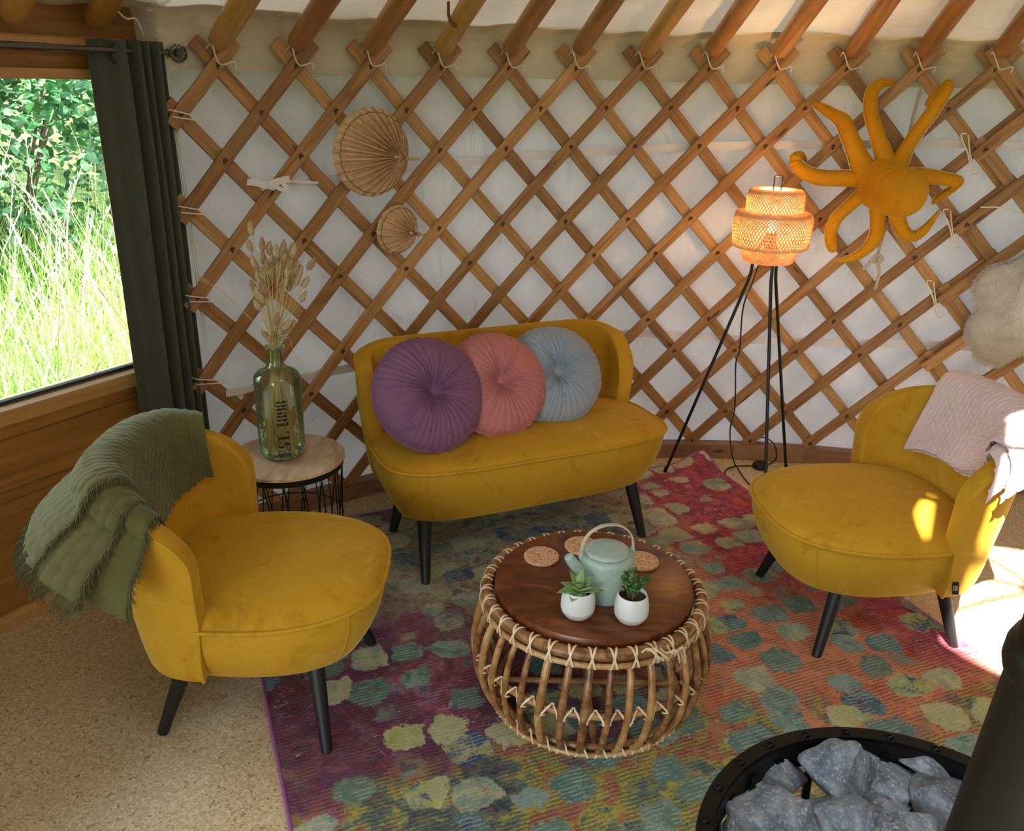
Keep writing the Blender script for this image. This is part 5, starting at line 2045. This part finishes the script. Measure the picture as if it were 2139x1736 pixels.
    c = t.mix(t.math('MULTIPLY', blob, present), c, bcol)
    # ---- weave: ragged rows running across the rug, light or dark threads
    wv = t.noise(mapn(60, 10), 1.0, 2, .6)
    vv = t.n('ShaderNodeSeparateXYZ'); t.l(uv, vv.inputs[0])
    jt = t.noise(mapn(40, 6), 1.0, 2, .7)
    ph = t.math('MULTIPLY', t.math('ADD', vv.outputs[1], t.math('MULTIPLY', jt.outputs[0], .010)), 2 * pi / .0115)
    sn_ = t.math('SINE', ph)
    brk = t.noise(mapn(90, 87, uv, (3, 8, 0)), 1.0, 1, .5)
    row = t.ramp(t.math('ADD', t.math('MULTIPLY', sn_, .5), brk.outputs[0]), [(.50, (0, 0, 0)), (.62, (1, 1, 1))])
    sel = t.noise(mapn(1, 1), 12, 4, .7, .8)
    amt = t.ramp(sel.outputs[0], [(.43, (0, 0, 0)), (.50, (1, 1, 1))])
    tcn = t.noise(mapn(1, 1, uv, (9, 1, 0)), 7, 4, .75, 1.0)
    dark = t.ramp(tcn.outputs[0], [(.38, lin((30, 26, 50))), (.46, lin((70, 26, 58))), (.52, lin((46, 30, 40))), (.58, lin((120, 62, 36))), (.64, lin((40, 40, 80)))])
    light = t.ramp(tcn.outputs[0], [(.38, lin((150, 190, 186))), (.47, lin((206, 218, 210))), (.54, lin((150, 176, 190))), (.62, lin((214, 206, 150)))])
    bl_ = t.math('MULTIPLY', blob, present)
    thread = t.mix(bl_, dark, light)
    c = t.mix(t.math('MULTIPLY', t.math('MULTIPLY', row, amt), .55), c, thread)
    # scattered flecks of pink, orange and white wool
    fl = t.noise(mapn(1, 1.8), 38, 4, .8, 1.2)
    fm = t.ramp(fl.outputs[0], [(.60, (0, 0, 0)), (.63, (1, 1, 1))])
    fc_ = t.ramp(t.noise(mapn(1, 1, uv, (5, 5, 0)), 5, 2, .6).outputs[0], [(.36, lin((232, 90, 130))), (.45, lin((214, 90, 50))), (.52, lin((214, 212, 214))), (.6, lin((206, 120, 176))), (.68, lin((222, 190, 70)))], 'CONSTANT')
    c = t.mix(t.math('MULTIPLY', fm, .75), c, fc_)
    fine = t.noise(mapn(1, 1), 420, 2, .7)
    c = t.mix(t.math('MULTIPLY', fine.outputs[0], .30), c, tuple(x * .5 for x in lin((120, 110, 110))))
    t.bump(t.math('ADD', fine.outputs[0], t.math('MULTIPLY', row, -.6)), .6, .004)
    return t.base(c, .95)


RD = Vector((.379, -.925, 0)).normalized(); RN = Vector((.925, .379, 0)).normalized()
RUGM = rug_mat()
def rug_xy(u, v):     # u across, v along from the far end
    return RN * (0.095 + u) + RD * (-2.80 + v)
nu, nv = 60, 90
m = MB()
vs, uvs, fs = [], [], []
for lay in (0, 1):
    for i in range(nu):
        for j in range(nv):
            u = 1.955 * i / (nu - 1); v = 2.9 * j / (nv - 1)
            p = rug_xy(u, v)
            r_ = hypot(p.x - CX, p.y - CY)
            lift = .045 * sm(.16, 0, hypot(1.955 - u, v)) 
            if r_ > 2.635: 
                d_ = r_ - 2.635
                lift = max(lift, d_ * 1.2)
                f_ = 2.635 / r_
                p = Vector((CX + (p.x - CX) * f_, CY + (p.y - CY) * f_, 0))
            z = .009 + lift + .001 * nz(u * 6, v * 6) - (.007 if lay else 0)
            if i in (0, nu - 1) or j in (0, nv - 1): z -= .0015 if not lay else 0
            vs.append((p.x, p.y, z)); uvs.append((u, v))
for i in range(nu - 1):
    for j in range(nv - 1):
        f = (i * nv + j, (i + 1) * nv + j, (i + 1) * nv + j + 1, i * nv + j + 1)
        fs.append(f); fs.append(tuple(x + nu * nv for x in f[::-1]))
m.add(vs, fs, uvs)
rug = m.build('patterned_rug', RUGM, None, sharp=180, weld=False)
tag(rug, 'large multicoloured rug with abstract pebble pattern under the seats and rattan table', 'rug')
m = MB()
per = []
for i in range(nu): per.append(vs[i * nv])
for j in range(nv): per.append(vs[(nu - 1) * nv + j])
for i in range(nu - 1, -1, -1): per.append(vs[i * nv + nv - 1])
for j in range(nv - 1, -1, -1): per.append(vs[j])
pp = [Vector(p) for p in per]
pp = [p for i, p in enumerate(pp) if (p - pp[i - 1]).length > 1e-4]
m.tube([p + Vector((0, 0, -.002)) for p in pp], .0048, 7, closed=True)
m.build('bound_edge', m_plain('rug_binding', (156, 96, 150), .9), rug)

# ================================================================== BLANKETS
def blanket_mat(name, c1, c2, sx, sy):
    t = NT(name)
    uvn = t.n('ShaderNodeTexCoord').outputs['UV']
    n = t.noise(uvn, 400, 2, .6)
    n2 = t.noise(uvn, 6, 2, .6)
    t.base(t.ramp(n2.outputs[0], [(.3, c1), (.7, c2)]), .92)
    t.b.inputs['Sheen Weight'].default_value = .3
    t.b.inputs['Specular IOR Level'].default_value = .1
    t.bump(n.outputs[0], .35, .001)
    return t.m


def basket(x, y, px, py):
    """woven rectangles standing proud in a brick-like half drop, 0..1"""
    gx, gy = x / px, y / py
    row = math.floor(gy)
    gx += .5 * (row % 2)
    fx, fy = gx - math.floor(gx), gy - row
    a = max(0, 1 - abs(2 * fx - 1) ** 4)
    b = max(0, 1 - abs(2 * fy - 1) ** 3)
    return a ** .4 * b ** .4 * (.45 + .55 * fx)


def drape(chair, sh, s0, s1, din, dout, flare, off, pat, mat, name, nu=210, nv=200, amp=.0055, px=.030, py=.018, wob=.012, skew=(0, 0), seed=1, edge_drop=0.0, solid=.006):
    """cloth over the top edge of the chair back. s range along the back, din/dout flap lengths (functions of b 0..1)"""
    shell, sn = sh
    m = MB()
    vs, uvs = [], []
    for i in range(nu):
        b = i / (nu - 1)
        # sample profile at this b
        for j in range(nv):
            a = j / (nv - 1)
            Li, Lo = din(b), dout(b)
            tot = Li + .09 + Lo
            d = a * tot
            s = s0 + (s1 - s0) * b + skew[0] * (a - .5)
            s = max(-.98, min(.98, s))
            top = shell(s, 1.0)
            low = shell(s, .5)
            n = sn(s, .95)
            n = Vector((n.x, n.y, 0)).normalized()
            dn = (low - top).normalized()
            R = .030 + off
            if d < Li:
                q = Li - d
                p = top + Vector((0, 0, -.012)) - n * R + dn * q - n * .25 * q * q * 0
            elif d < Li + .09:
                w = (d - Li) / .09 * pi
                p = top + Vector((0, 0, -.012)) + n * (-cos(w)) * R + Vector((0, 0, 1)) * sin(w) * (R * .85 + .004)
            else:
                q = d - Li - .09
                fl = flare(b)
                p = top + Vector((0, 0, -.012)) + n * R + dn * q * (1 - .15 * fl) + n * (fl * (1 - math.exp(-q * 9)) * .16)
            w = wob * nz(b * 3.1 + seed, a * 3.3, seed) * sm(0, .3, abs(a - .4)) + .5 * wob * nz(b * 7 + seed, a * 7, 3)
            o = n if d > Li + .045 else -n
            up = (Vector((0, 0, 1)) * max(0, 1 - abs(d - Li - .045) / .06) + o).normalized()
            gx, gy = b * (s1 - s0) * .42, d
            bp = basket(gy, gx, px, py) * amp
            p = p + up * (w * .5 + abs(w) * .5 + bp)
            p.z -= edge_drop * sm(.85, 1, b) + edge_drop * sm(.15, 0, b)
            vs.append(p); uvs.append((gx, gy))
    fs = [(i * nv + j, (i + 1) * nv + j, (i + 1) * nv + j + 1, i * nv + j + 1) for i in range(nu - 1) for j in range(nv - 1)]
    m.add(vs, fs, uvs)
    o = m.build(name, mat, None, sharp=180, weld=False)
    md = o.modifiers.new('t', 'SOLIDIFY'); md.thickness = solid; md.offset = -1
    edges = dict(s0=[vs[j] for j in range(nv)], s1=[vs[(nu - 1) * nv + j] for j in range(nv)], hin=[vs[i * nv] for i in range(nu)], hout=[vs[i * nv + nv - 1] for i in range(nu)])
    return o, edges


def fringe(edge, outv, L, mat, parent, n=160, seed=3, grav=1.0, name='fringe', r=.0009, matloc=None):
    rr = random.Random(seed)
    m = MB()
    E_ = [Vector(p) for p in edge]
    for k in range(n):
        f = rr.random() * (len(E_) - 1)
        i = int(f)
        p = E_[i].lerp(E_[min(i + 1, len(E_) - 1)], f - i)
        ov = Vector(outv(f / len(E_)) if callable(outv) else outv).normalized()
        d = (ov + Vector((rr.uniform(-.4, .4), rr.uniform(-.4, .4), rr.uniform(-.3, .3)))).normalized()
        l = L * rr.uniform(.6, 1.15)
        t1 = p + d * l * .5
        t2 = t1 + (d * .4 + Vector((rr.uniform(-.5, .5), rr.uniform(-.5, .5), -grav))).normalized() * l * .5
        m.tube([Vector(x) for x in spline([p - d * .004, t1, t2], 6)], r, 4, scale=lambda q: 1.2 - .4 * q)
    return m.build(name, mat, parent, weld=False, sharp=180)


GREENB = blanket_mat('green_blanket_cloth', lin((88, 88, 50)), lin((108, 108, 66)), 1, 1)
PINKB = blanket_mat('pink_blanket_cloth', lin((216, 190, 194)), lin((228, 206, 208)), 1, 1)

gb = thing('throw_blanket', 'folded olive green basket-weave blanket with fringed edges over the left chair back', 'blanket', chairL.location, chairL.rotation_euler.z)
# top layer
o, ed = drape(chairL, shellL, -.56, .74, lambda b: .05 + .11 * sm(0, .45, b) + .02 * sin(b * 5) - .04 * sm(.8, 1, b), lambda b: .10 - .02 * b, lambda b: 1.25 - .5 * b, .030, None, GREENB, 'top_layer', wob=.012, seed=1)
o.parent = gb
fringe(ed['s0'], (.1, -.9, -.4), .030, GREENB, gb, 420, 5)
fringe(ed['hin'][:60], (.3, -.3, -.9), .028, GREENB, gb, 160, 6)
fringe(ed['hout'], (-.5, 0, -.8), .04, GREENB, gb, 260, 7)
# middle folded layer showing at the near side
o, ed = drape(chairL, shellL, -.72, .50, lambda b: .03 + .12 * sm(.1, .5, b), lambda b: .11, lambda b: 1.4 - .6 * b, .018, None, GREENB, 'middle_layer', wob=.018, seed=5, edge_drop=.008)
o.parent = gb
fringe(ed['s0'], (.05, -.9, -.5), .034, GREENB, gb, 360, 8)
fringe(ed['hout'][:90], (-.6, -.3, -.7), .045, GREENB, gb, 240, 9)
o, ed = drape(chairL, shellL, -.82, .30, lambda b: .05 + .05 * sm(.1, .5, b), lambda b: .14, lambda b: 1.0, .006, None, GREENB, 'bottom_layer', wob=.014, seed=9, edge_drop=.004)
o.parent = gb
fringe(ed['s0'], (.2, -.7, -.7), .030, GREENB, gb, 200, 10)
fringe(ed['hin'][:70], (.5, -.2, -.8), .030, GREENB, gb, 120, 11)

pb2 = thing('throw_blanket', 'folded pale pink waffle blanket lying over the right chair back', 'blanket', chairR.location, chairR.rotation_euler.z)
o, ed = drape(chairR, shellR, -.46, .76, lambda b: .18 - .07 * sm(.5, 1, b), lambda b: .20 - .17 * sm(.45, .85, b), lambda b: .4, .034, None, PINKB, 'top_layer', wob=.008, seed=12, amp=.0075, px=.026, py=.020, skew=(.30, 0))
o.parent = pb2
m = MB(); m.tube(ed['hin'][::4], .0045, 7); m.tube(ed['s0'][::5], .0045, 7); m.build('hem', PINKB, pb2, sharp=180)
o, ed = drape(chairR, shellR, -.38, .80, lambda b: .195 - .08 * sm(.5, 1, b), lambda b: .18 - .16 * sm(.45, .85, b), lambda b: .4, .014, None, PINKB, 'bottom_layer', wob=.010, seed=15, amp=.006, px=.026, py=.020, skew=(.30, 0))
o.parent = pb2
m = MB(); m.tube(ed['hin'][::4], .0050, 7); m.build('hem', PINKB, pb2, sharp=180)

# ================================================================== FIRE BASKET WITH STONES, STOVE PIPE
IRON = NT('black_iron')
_n9 = IRON.noise(IRON.coord('Object'), 90, 3, .6)
IRON.bump(_n9.outputs[0], .12, .001)
IRON = IRON.base(lin((24, 23, 22)), .38, Metallic=.5)
BC = Vector((0.581, 0.849, 0)); ZR = .50
bk = thing('stone_basket', 'black riveted iron basket full of grey stones in the bottom right corner', 'basket', BC)
def bring(r, n=120, ex=2.0):
    return [Vector((*sup(r, r, ex, 2 * pi * i / n), 0)) for i in range(n)]
rim = bring(.298)
m = MB(); m.sweep([p + Vector((0, 0, ZR)) for p in rim], [(-.012, -.0025), (.012, -.0025), (.012, .0025), (-.012, .0025)], up=(0, 0, 1), closed=True)
m.build('rim_band', IRON, bk, sharp=30)
m = MB(); m.sweep([p * .955 + Vector((0, 0, ZR - .026)) for p in rim], [(-.002, -.024), (.002, -.024), (.002, .024), (-.002, .024)], up=(0, 0, 1), closed=True)
m.build('inner_band', IRON, bk, sharp=30)
NRV = 26
rv = None
for k in range(NRV):
    p = Vector((*sup(.298, .298, 2.0, 2 * pi * (k + .5) / NRV), ZR + .0022))
    if rv is None:
        m = MB(); m.sphere((0, 0, 0), .0078, .0078, .0058, 16, 8)
        rv = m.build('rivet', m_plain('rivet_metal', (30, 32, 36), .22, Metallic=.9), bk); rv.location = p
    else: cp(rv, bk, loc=p)
for k in range(28):
    a = 2 * pi * k / 28
    p = Vector((*sup(.280, .280, 2.0, a), 0)); q = Vector((*sup(.260, .260, 2.0, a), 0))
    m = MB()
    d = p.normalized()
    m.sweep([p + Vector((0, 0, ZR - .02)), p.lerp(q, .35) + Vector((0, 0, .33)), q + Vector((0, 0, .14))], [(-.007, -.002), (.007, -.002), (.007, .002), (-.007, .002)], up=tuple(d))
    m.build('bar', IRON, bk, sharp=30)
m = MB(); m.sweep([p * .87 + Vector((0, 0, .14)) for p in rim], [(-.002, -.02), (.002, -.02), (.002, .02), (-.002, .02)], up=(0, 0, 1), closed=True); m.build('lower_band', IRON, bk, sharp=30)
m = MB(); m.add([p * .86 + Vector((0, 0, .130)) for p in rim] + [p * .86 + Vector((0, 0, .122)) for p in rim], [tuple(range(120)), tuple(range(239, 119, -1))] + [(i, (i + 1) % 120, (i + 1) % 120 + 120, i + 120) for i in range(120)]); m.build('base_plate', IRON, bk)
for k in range(4):
    a = pi / 4 + pi / 2 * k
    m = MB(); m.tube([(.2 * cos(a), .2 * sin(a), .13), (.21 * cos(a), .21 * sin(a), .012)], .012, 10); m.build('leg', IRON, bk)

STONE = NT('grey_stone')
_v = STONE.coord('Object')
_oi = STONE.n('ShaderNodeObjectInfo')
_a = STONE.noise(_v, 9, 5, .65, .8)
_b = STONE.noise(_v, 140, 4, .75)
_c = STONE.ramp(_a.outputs[0], [(.34, lin((84, 90, 104))), (.5, lin((138, 146, 162))), (.64, lin((184, 190, 202)))])
_c = STONE.mix(STONE.ramp(_b.outputs[0], [(.52, (0, 0, 0)), (.70, (.8, .8, .8))]), _c, lin((222, 226, 232)))
_hs = STONE.n('ShaderNodeHueSaturation'); _mr = STONE.n('ShaderNodeMapRange'); _mr.inputs[3].default_value = .7; _mr.inputs[4].default_value = 1.25
STONE.l(_oi.outputs['Random'], _mr.inputs[0]); STONE.l(_mr.outputs[0], _hs.inputs['Value']); STONE.l(_c, _hs.inputs['Color'])
STONE.bump(STONE.math('ADD', _b.outputs[0], _a.outputs[0]), .7, .006)
STONE = STONE.base(_hs.outputs[0], .7)


def stone(name_label, px, py, z, sx, sy, sz, rz, seed, tilt=(0, 0)):
    c = at_z(px, py, z)
    rs = random.Random(seed)
    bm = bmesh.new()
    for i in range(15):
        v = Vector((rs.gauss(0, 1), rs.gauss(0, 1), rs.gauss(0, 1))).normalized()
        v *= rs.uniform(.82, 1.05)
        bm.verts.new((v.x * sx, v.y * sy, v.z * sz))
    r = bmesh.ops.convex_hull(bm, input=bm.verts)
    bmesh.ops.delete(bm, geom=list({e for e in r['geom_interior'] if isinstance(e, bmesh.types.BMVert)}), context='VERTS')
    bmesh.ops.bevel(bm, geom=list(bm.edges), offset=min(sx, sz) * .045, segments=1, affect='EDGES')
    bmesh.ops.triangulate(bm, faces=bm.faces)
    for _ in range(2):
        bmesh.ops.subdivide_edges(bm, edges=bm.edges, cuts=1, use_grid_fill=True)
    bm.normal_update()
    for v in bm.verts:
        p = v.co * (1 / max(sx, sz))
        v.co += v.normal * (.0045 * noise.noise(v.co * 28 + Vector((seed, 0, 0))) + .0022 * noise.noise(v.co * 90))
    me = bpy.data.meshes.new('stone'); bm.to_mesh(me); bm.free()
    me.polygons.foreach_set('use_smooth', [True] * len(me.polygons))
    me.set_sharp_from_angle(angle=radians(38))
    me.materials.append(STONE)
    o = bpy.data.objects.new('stone', me); COL.objects.link(o)
    o.location = c; o.rotation_euler = (tilt[0], tilt[1], rz)
    return tag(o, name_label, 'stone', 'rough grey stones in the iron basket')


ST = [
 ('largest pale upright stone in the middle of the iron basket', 1742, 1622, .475, 0.076, 0.058, 0.081, .3, 1, (.3, 0)),
 ('pale stone at the left front of the basket, beside the rim', 1610, 1700, .470, 0.074, 0.058, 0.053, -.2, 2, (.1, .1)),
 ('small grey stone behind the left front stone, near the basket bars', 1628, 1620, .445, 0.056, 0.046, 0.039, .5, 3, (.1, .2)),
 ('dark grey stone at the very back of the basket behind the largest stone', 1775, 1578, .455, 0.092, 0.054, 0.041, -.2, 4, (0, .1)),
 ('speckled grey stone at the back right of the basket against the rim', 1940, 1608, .455, 0.065, 0.055, 0.046, -.3, 5, (0, .2)),
 ('sharp-edged stone just right of the largest stone', 1862, 1645, .450, 0.063, 0.053, 0.046, .9, 6, (.2, 0)),
 ('big dark speckled stone at the right beside the black pipe', 1975, 1672, .450, 0.083, 0.067, 0.057, .1, 7, (.1, .0)),
 ('brownish dark stone at the bottom edge in the middle of the basket', 1745, 1712, .455, 0.087, 0.054, 0.046, -.15, 8, (.25, 0)),
 ('small bluish stone at the bottom right of the largest stone', 1848, 1712, .440, 0.058, 0.048, 0.041, .4, 9, (0, 0)),
 ('stone at the bottom left corner of the basket, cut by the picture edge', 1555, 1742, .45, 0.049, 0.048, 0.041, .7, 10, (0, 0)),
 ('lowest dark stone at the bottom edge left of the black pipe', 1900, 1748, .455, 0.067, 0.054, 0.046, .2, 12, (0, 0)),
]
for a in ST: stone(*a)
rs_ = random.Random(21)
PC_xy = Vector((.545, .665))
for k in range(22):   # stones deeper in the basket
    a = rs_.uniform(0, 6.28); r = .19 * sqrt(rs_.random())
    o = stone('grey stone lying deeper in the iron basket under the top stones', 1700, 1700, .4, rs_.uniform(.05, .062), rs_.uniform(.042, .052), rs_.uniform(.036, .045), rs_.uniform(0, 6), 40 + k)
    o.location = (BC.x + r * cos(a), BC.y + r * sin(a), rs_.choice((.22, .31, .395, .40)))
    if (Vector(o.location).xy - PC_xy).length < .12: o.location.x -= .16

PIPE = NT('pipe_black')
_na = PIPE.noise(PIPE.coord('Object'), 30, 2, .5)
PIPE.bump(_na.outputs[0], .05, .001)
PIPE = PIPE.base(lin((36, 33, 29)), .42, Metallic=.3)
pp0 = at_z(2060, 1540, .55)
pr = .062
dirv = Vector((pp0.x, pp0.y, 0)).normalized(); sidev = Vector((dirv.y, -dirv.x, 0))
_D = .86; _az = radians(35.35) + math.asin(pr / _D)
PC = Vector((_D * sin(_az), _D * cos(_az), 0)); dirv = Vector((sin(_az), cos(_az), 0))
pipe = thing('stove_pipe', 'thick black stove pipe rising out of view at the right, beside the stone basket', 'stove pipe', (PC.x, PC.y, 0))
m = MB(); m.lathe([(pr * 1.0, .16), (pr, .17), (pr, 2.75)], 56); m.build('pipe', PIPE, pipe, sharp=60)
zc = at_pl(2126, 1345, PC, dirv).z
m = MB(); m.lathe([(pr, zc - .020), (pr + .004, zc - .017), (pr + .007, zc - .008), (pr + .007, zc + .008), (pr + .004, zc + .017), (pr, zc + .020)], 56); m.build('collar', PIPE, pipe, sharp=60)
m = MB(); m.lathe([(.0, .131), (.085, .131), (.085, .145), (pr, .165), (pr - .004, .165)], 56); m.build('base_flange', IRON, pipe, sharp=40)

pipe.rotation_mode = 'QUATERNION'
from mathutils import Quaternion
pipe.rotation_quaternion = Quaternion(dirv, radians(3.0))
_zp = 0.95
pipe.location = Vector(pipe.location) + sidev * (-_zp * math.tan(radians(3.0)))

# ================================================================== GARDEN OUTSIDE THE WINDOW
def leafy(name, c1, c2, c3, tr=.35, rough=.45):
    t = NT(name)
    oi = t.n('ShaderNodeTexCoord')
    n = t.noise(oi.outputs['Object'], 3.2, 3, .6)
    n2 = t.noise(oi.outputs['Object'], 30, 2, .6)
    f = t.math('ADD', t.math('MULTIPLY', n.outputs[0], .6), t.math('MULTIPLY', n2.outputs[0], .4))
    c = t.ramp(f, [(.36, c1), (.5, c2), (.64, c3)])
    t.base(c, rough)
    t_ = t.n('ShaderNodeBsdfTranslucent'); t.l(c, t_.inputs[0])
    mx = t.n('ShaderNodeMixShader'); mx.inputs[0].default_value = tr
    t.l(t.b.outputs[0], mx.inputs[1]); t.l(t_.outputs[0], mx.inputs[2]); t.l(mx.outputs[0], t.out.inputs[0])
    return t.m


GRASS = leafy('grass_blades', lin((96, 140, 56)), lin((140, 176, 84)), lin((186, 200, 120)), .35)
HEADS = leafy('grass_heads', lin((190, 186, 140)), lin((214, 206, 164)), lin((230, 224, 190)), .3, .8)
LEAFD = leafy('shrub_leaves', lin((34, 74, 44)), lin((60, 106, 62)), lin((96, 142, 84)), .30)
LEAFM = leafy('young_leaves', lin((74, 124, 60)), lin((104, 156, 80)), lin((140, 184, 104)), .40)
BARK = m_plain('shrub_bark', (70, 62, 46), .9)
SOILG = NT('meadow_ground')
_x = SOILG.noise(SOILG.coord('Object'), 5, 4, .6)
SOILG = SOILG.base(SOILG.ramp(_x.outputs[0], [(.3, lin((70, 92, 40))), (.7, lin((120, 136, 70)))]), .95)

# local garden frame: d = distance outwards from the wall, t = along the wall
def gp(t, d, z=0.0):
    return WA + WD * t - WN * d + Vector((0, 0, z))
def bank(t, d):
    return -.22 + .50 * sm(1.0, 5.5, d) + 3.6 * sm(6, 14, d) + .05 * nz(t * .8, d * .8)
m = MB()
m.grid(lambda u, v: gp(-14 + 30 * u, .02 + 16 * v * v + .1, bank(-14 + 30 * u, 16 * v * v)), 60, 40)
gr = tag(m.build('floor_meadow', SOILG), kind='structure')
m = MB(); m.add([(-30, -30, -.30), (30, -30, -.30), (30, 30, -.30), (-30, 30, -.30)], [(0, 1, 2, 3)])
tag(m.build('floor_outside', SOILG), kind='structure')

rgx = random.Random(77)
def blade(m, p, h, lean, az, w, seg=4):
    d = Vector((cos(az), sin(az), 0)); s = Vector((-sin(az), cos(az), 0)) * w
    vs = []
    for i in range(seg):
        q = i / seg
        c = p + d * lean * q * q * h + Vector((0, 0, h * (q - .25 * lean * q * q)))
        vs += [c - s * (1 - q * .7), c + s * (1 - q * .7)]
    q = 1
    vs.append(p + d * lean * h + Vector((0, 0, h * (1 - .25 * lean))))
    fs = [(2 * i, 2 * i + 1, 2 * i + 3, 2 * i + 2) for i in range(seg - 1)] + [(2 * seg - 2, 2 * seg - 1, 2 * seg)]
    m.add(vs, fs)
m = MB()
for k in range(16000):
    d = .12 + 4.4 * rgx.random() ** 1.1; t = rgx.uniform(-1.5, 2.2 + d * 1.5)
    h = rgx.uniform(.35, .85) * (1 + .3 * nz(t * 1.5, d * 1.5))
    blade(m, gp(t, d, bank(t, d)), h, rgx.uniform(.1, .9), rgx.uniform(0, 6.28), rgx.uniform(.0025, .006))
tag(m.build('meadow_grass', GRASS, None, weld=False, sharp=180), 'tall sunlit meadow grass growing outside the window', 'grass', kind='stuff')
m = MB()
for k in range(420):
    d = .3 + 3.6 * rgx.random(); t = rgx.uniform(-.6, 1.8 + d * 1.4)
    h = rgx.uniform(.75, 1.35); az = rgx.uniform(0, 6.28); ln = rgx.uniform(.12, .45)
    p = gp(t, d, bank(t, d))
    pts = [p + Vector((cos(az), sin(az), 0)) * ln * h * q * q + Vector((0, 0, h * q * (1 - .15 * ln * q))) for q in np.linspace(0, 1, 6)]
    m.tube(pts, .0018, 3)
    for j in range(22):
        q = .78 + .22 * j / 22
        c = p + Vector((cos(az), sin(az), 0)) * ln * h * q * q + Vector((0, 0, h * q * (1 - .15 * ln * q)))
        a2 = rgx.uniform(0, 6.28); e = c + Vector((cos(a2) * .018, sin(a2) * .018, .018)); s = Vector((-sin(a2), cos(a2), 0)) * .003
        m.add([c - s, c + s, e], [(0, 1, 2)])
tag(m.build('seeding_grass', HEADS, None, weld=False, sharp=180), 'pale seed heads of tall grass standing above the meadow outside the window', 'grass', kind='stuff')


def shrub(label, t, d, h, rad, nl, mat, lsize, seed, name='leafy_shrub', ground=True):
    r = random.Random(seed)
    base_ = gp(t, d, bank(t, d) - .02)
    o = thing(name, label, 'shrub', base_)
    m = MB()
    ends = []
    for k in range(9):
        az = r.uniform(0, 6.28); rr = rad * r.uniform(.3, .8)
        e = Vector((cos(az) * rr, sin(az) * rr, h * r.uniform(.6, .95)))
        pts = [Vector((0, 0, 0)), e * .4 + Vector((0, 0, .1)), e]
        m.tube([Vector(x) for x in spline(pts, 8)], .018, 6, scale=lambda q: 1 - .7 * q)
        ends.append(e)
    m.build('stems', BARK, o)
    m = MB()
    vs, fs = [], []
    for k in range(nl):
        b_ = Vector((r.gauss(0, 1), r.gauss(0, 1), r.gauss(0, 1))).normalized() * r.random() ** .45
        c = Vector((b_.x * rad, b_.y * rad, h * .52 + b_.z * h * .52))
        c += Vector((nz(c.x * 2, c.y * 2, c.z * 2 + seed), nz(c.x * 2 + 9, c.y * 2, c.z * 2), nz(c.x * 2, c.y * 2 + 9, c.z * 2))) * .35
        if c.z < 0: c.z = abs(c.z)
        L = lsize * r.uniform(.6, 1.3); W = L * .30
        dv = Vector((r.gauss(0, 1), r.gauss(0, 1), r.gauss(0, .6) - .3)).normalized()
        sd = dv.cross(Vector((r.gauss(0, .4), r.gauss(0, .4), 1))).normalized(); nn = sd.cross(dv)
        i0 = len(vs)
        vs += [c, c + dv * L * .35 + sd * W + nn * .006, c + dv * L * .35 - sd * W + nn * .006, c + dv * L * .75 + sd * W * .7, c + dv * L * .75 - sd * W * .7, c + dv * L - nn * .01]
        fs += [(i0, i0 + 1, i0 + 2), (i0 + 1, i0 + 3, i0 + 4, i0 + 2), (i0 + 3, i0 + 5, i0 + 4)]
    m.add(vs, fs)
    m.build('foliage', mat, o, weld=False, smooth=False)
    return o


shrub('dark leafy shrub at the far left outside the window', .1, 3.6, 2.9, 1.25, 7500, LEAFD, .095, 1)
shrub('dark leafy shrub in the middle of the hedge outside the window', 2.4, 4.0, 3.1, 1.3, 7500, LEAFD, .09, 2)
shrub('dark leafy shrub at the right of the hedge beside the curtain edge', 4.8, 4.2, 3.2, 1.4, 7500, LEAFD, .095, 3)
shrub('tall shrub filling the hedge behind the others, far left', 1.2, 6.3, 4.2, 1.9, 7000, LEAFD, .14, 4)
shrub('tall shrub filling the hedge behind the others, near the curtain', 6.2, 6.8, 4.6, 2.2, 7000, LEAFD, .15, 5)
shrub('bright young bush with light green leaves close to the window pane at the left', .35, 1.5, 1.35, .38, 520, LEAFM, .12, 6, 'young_bush')
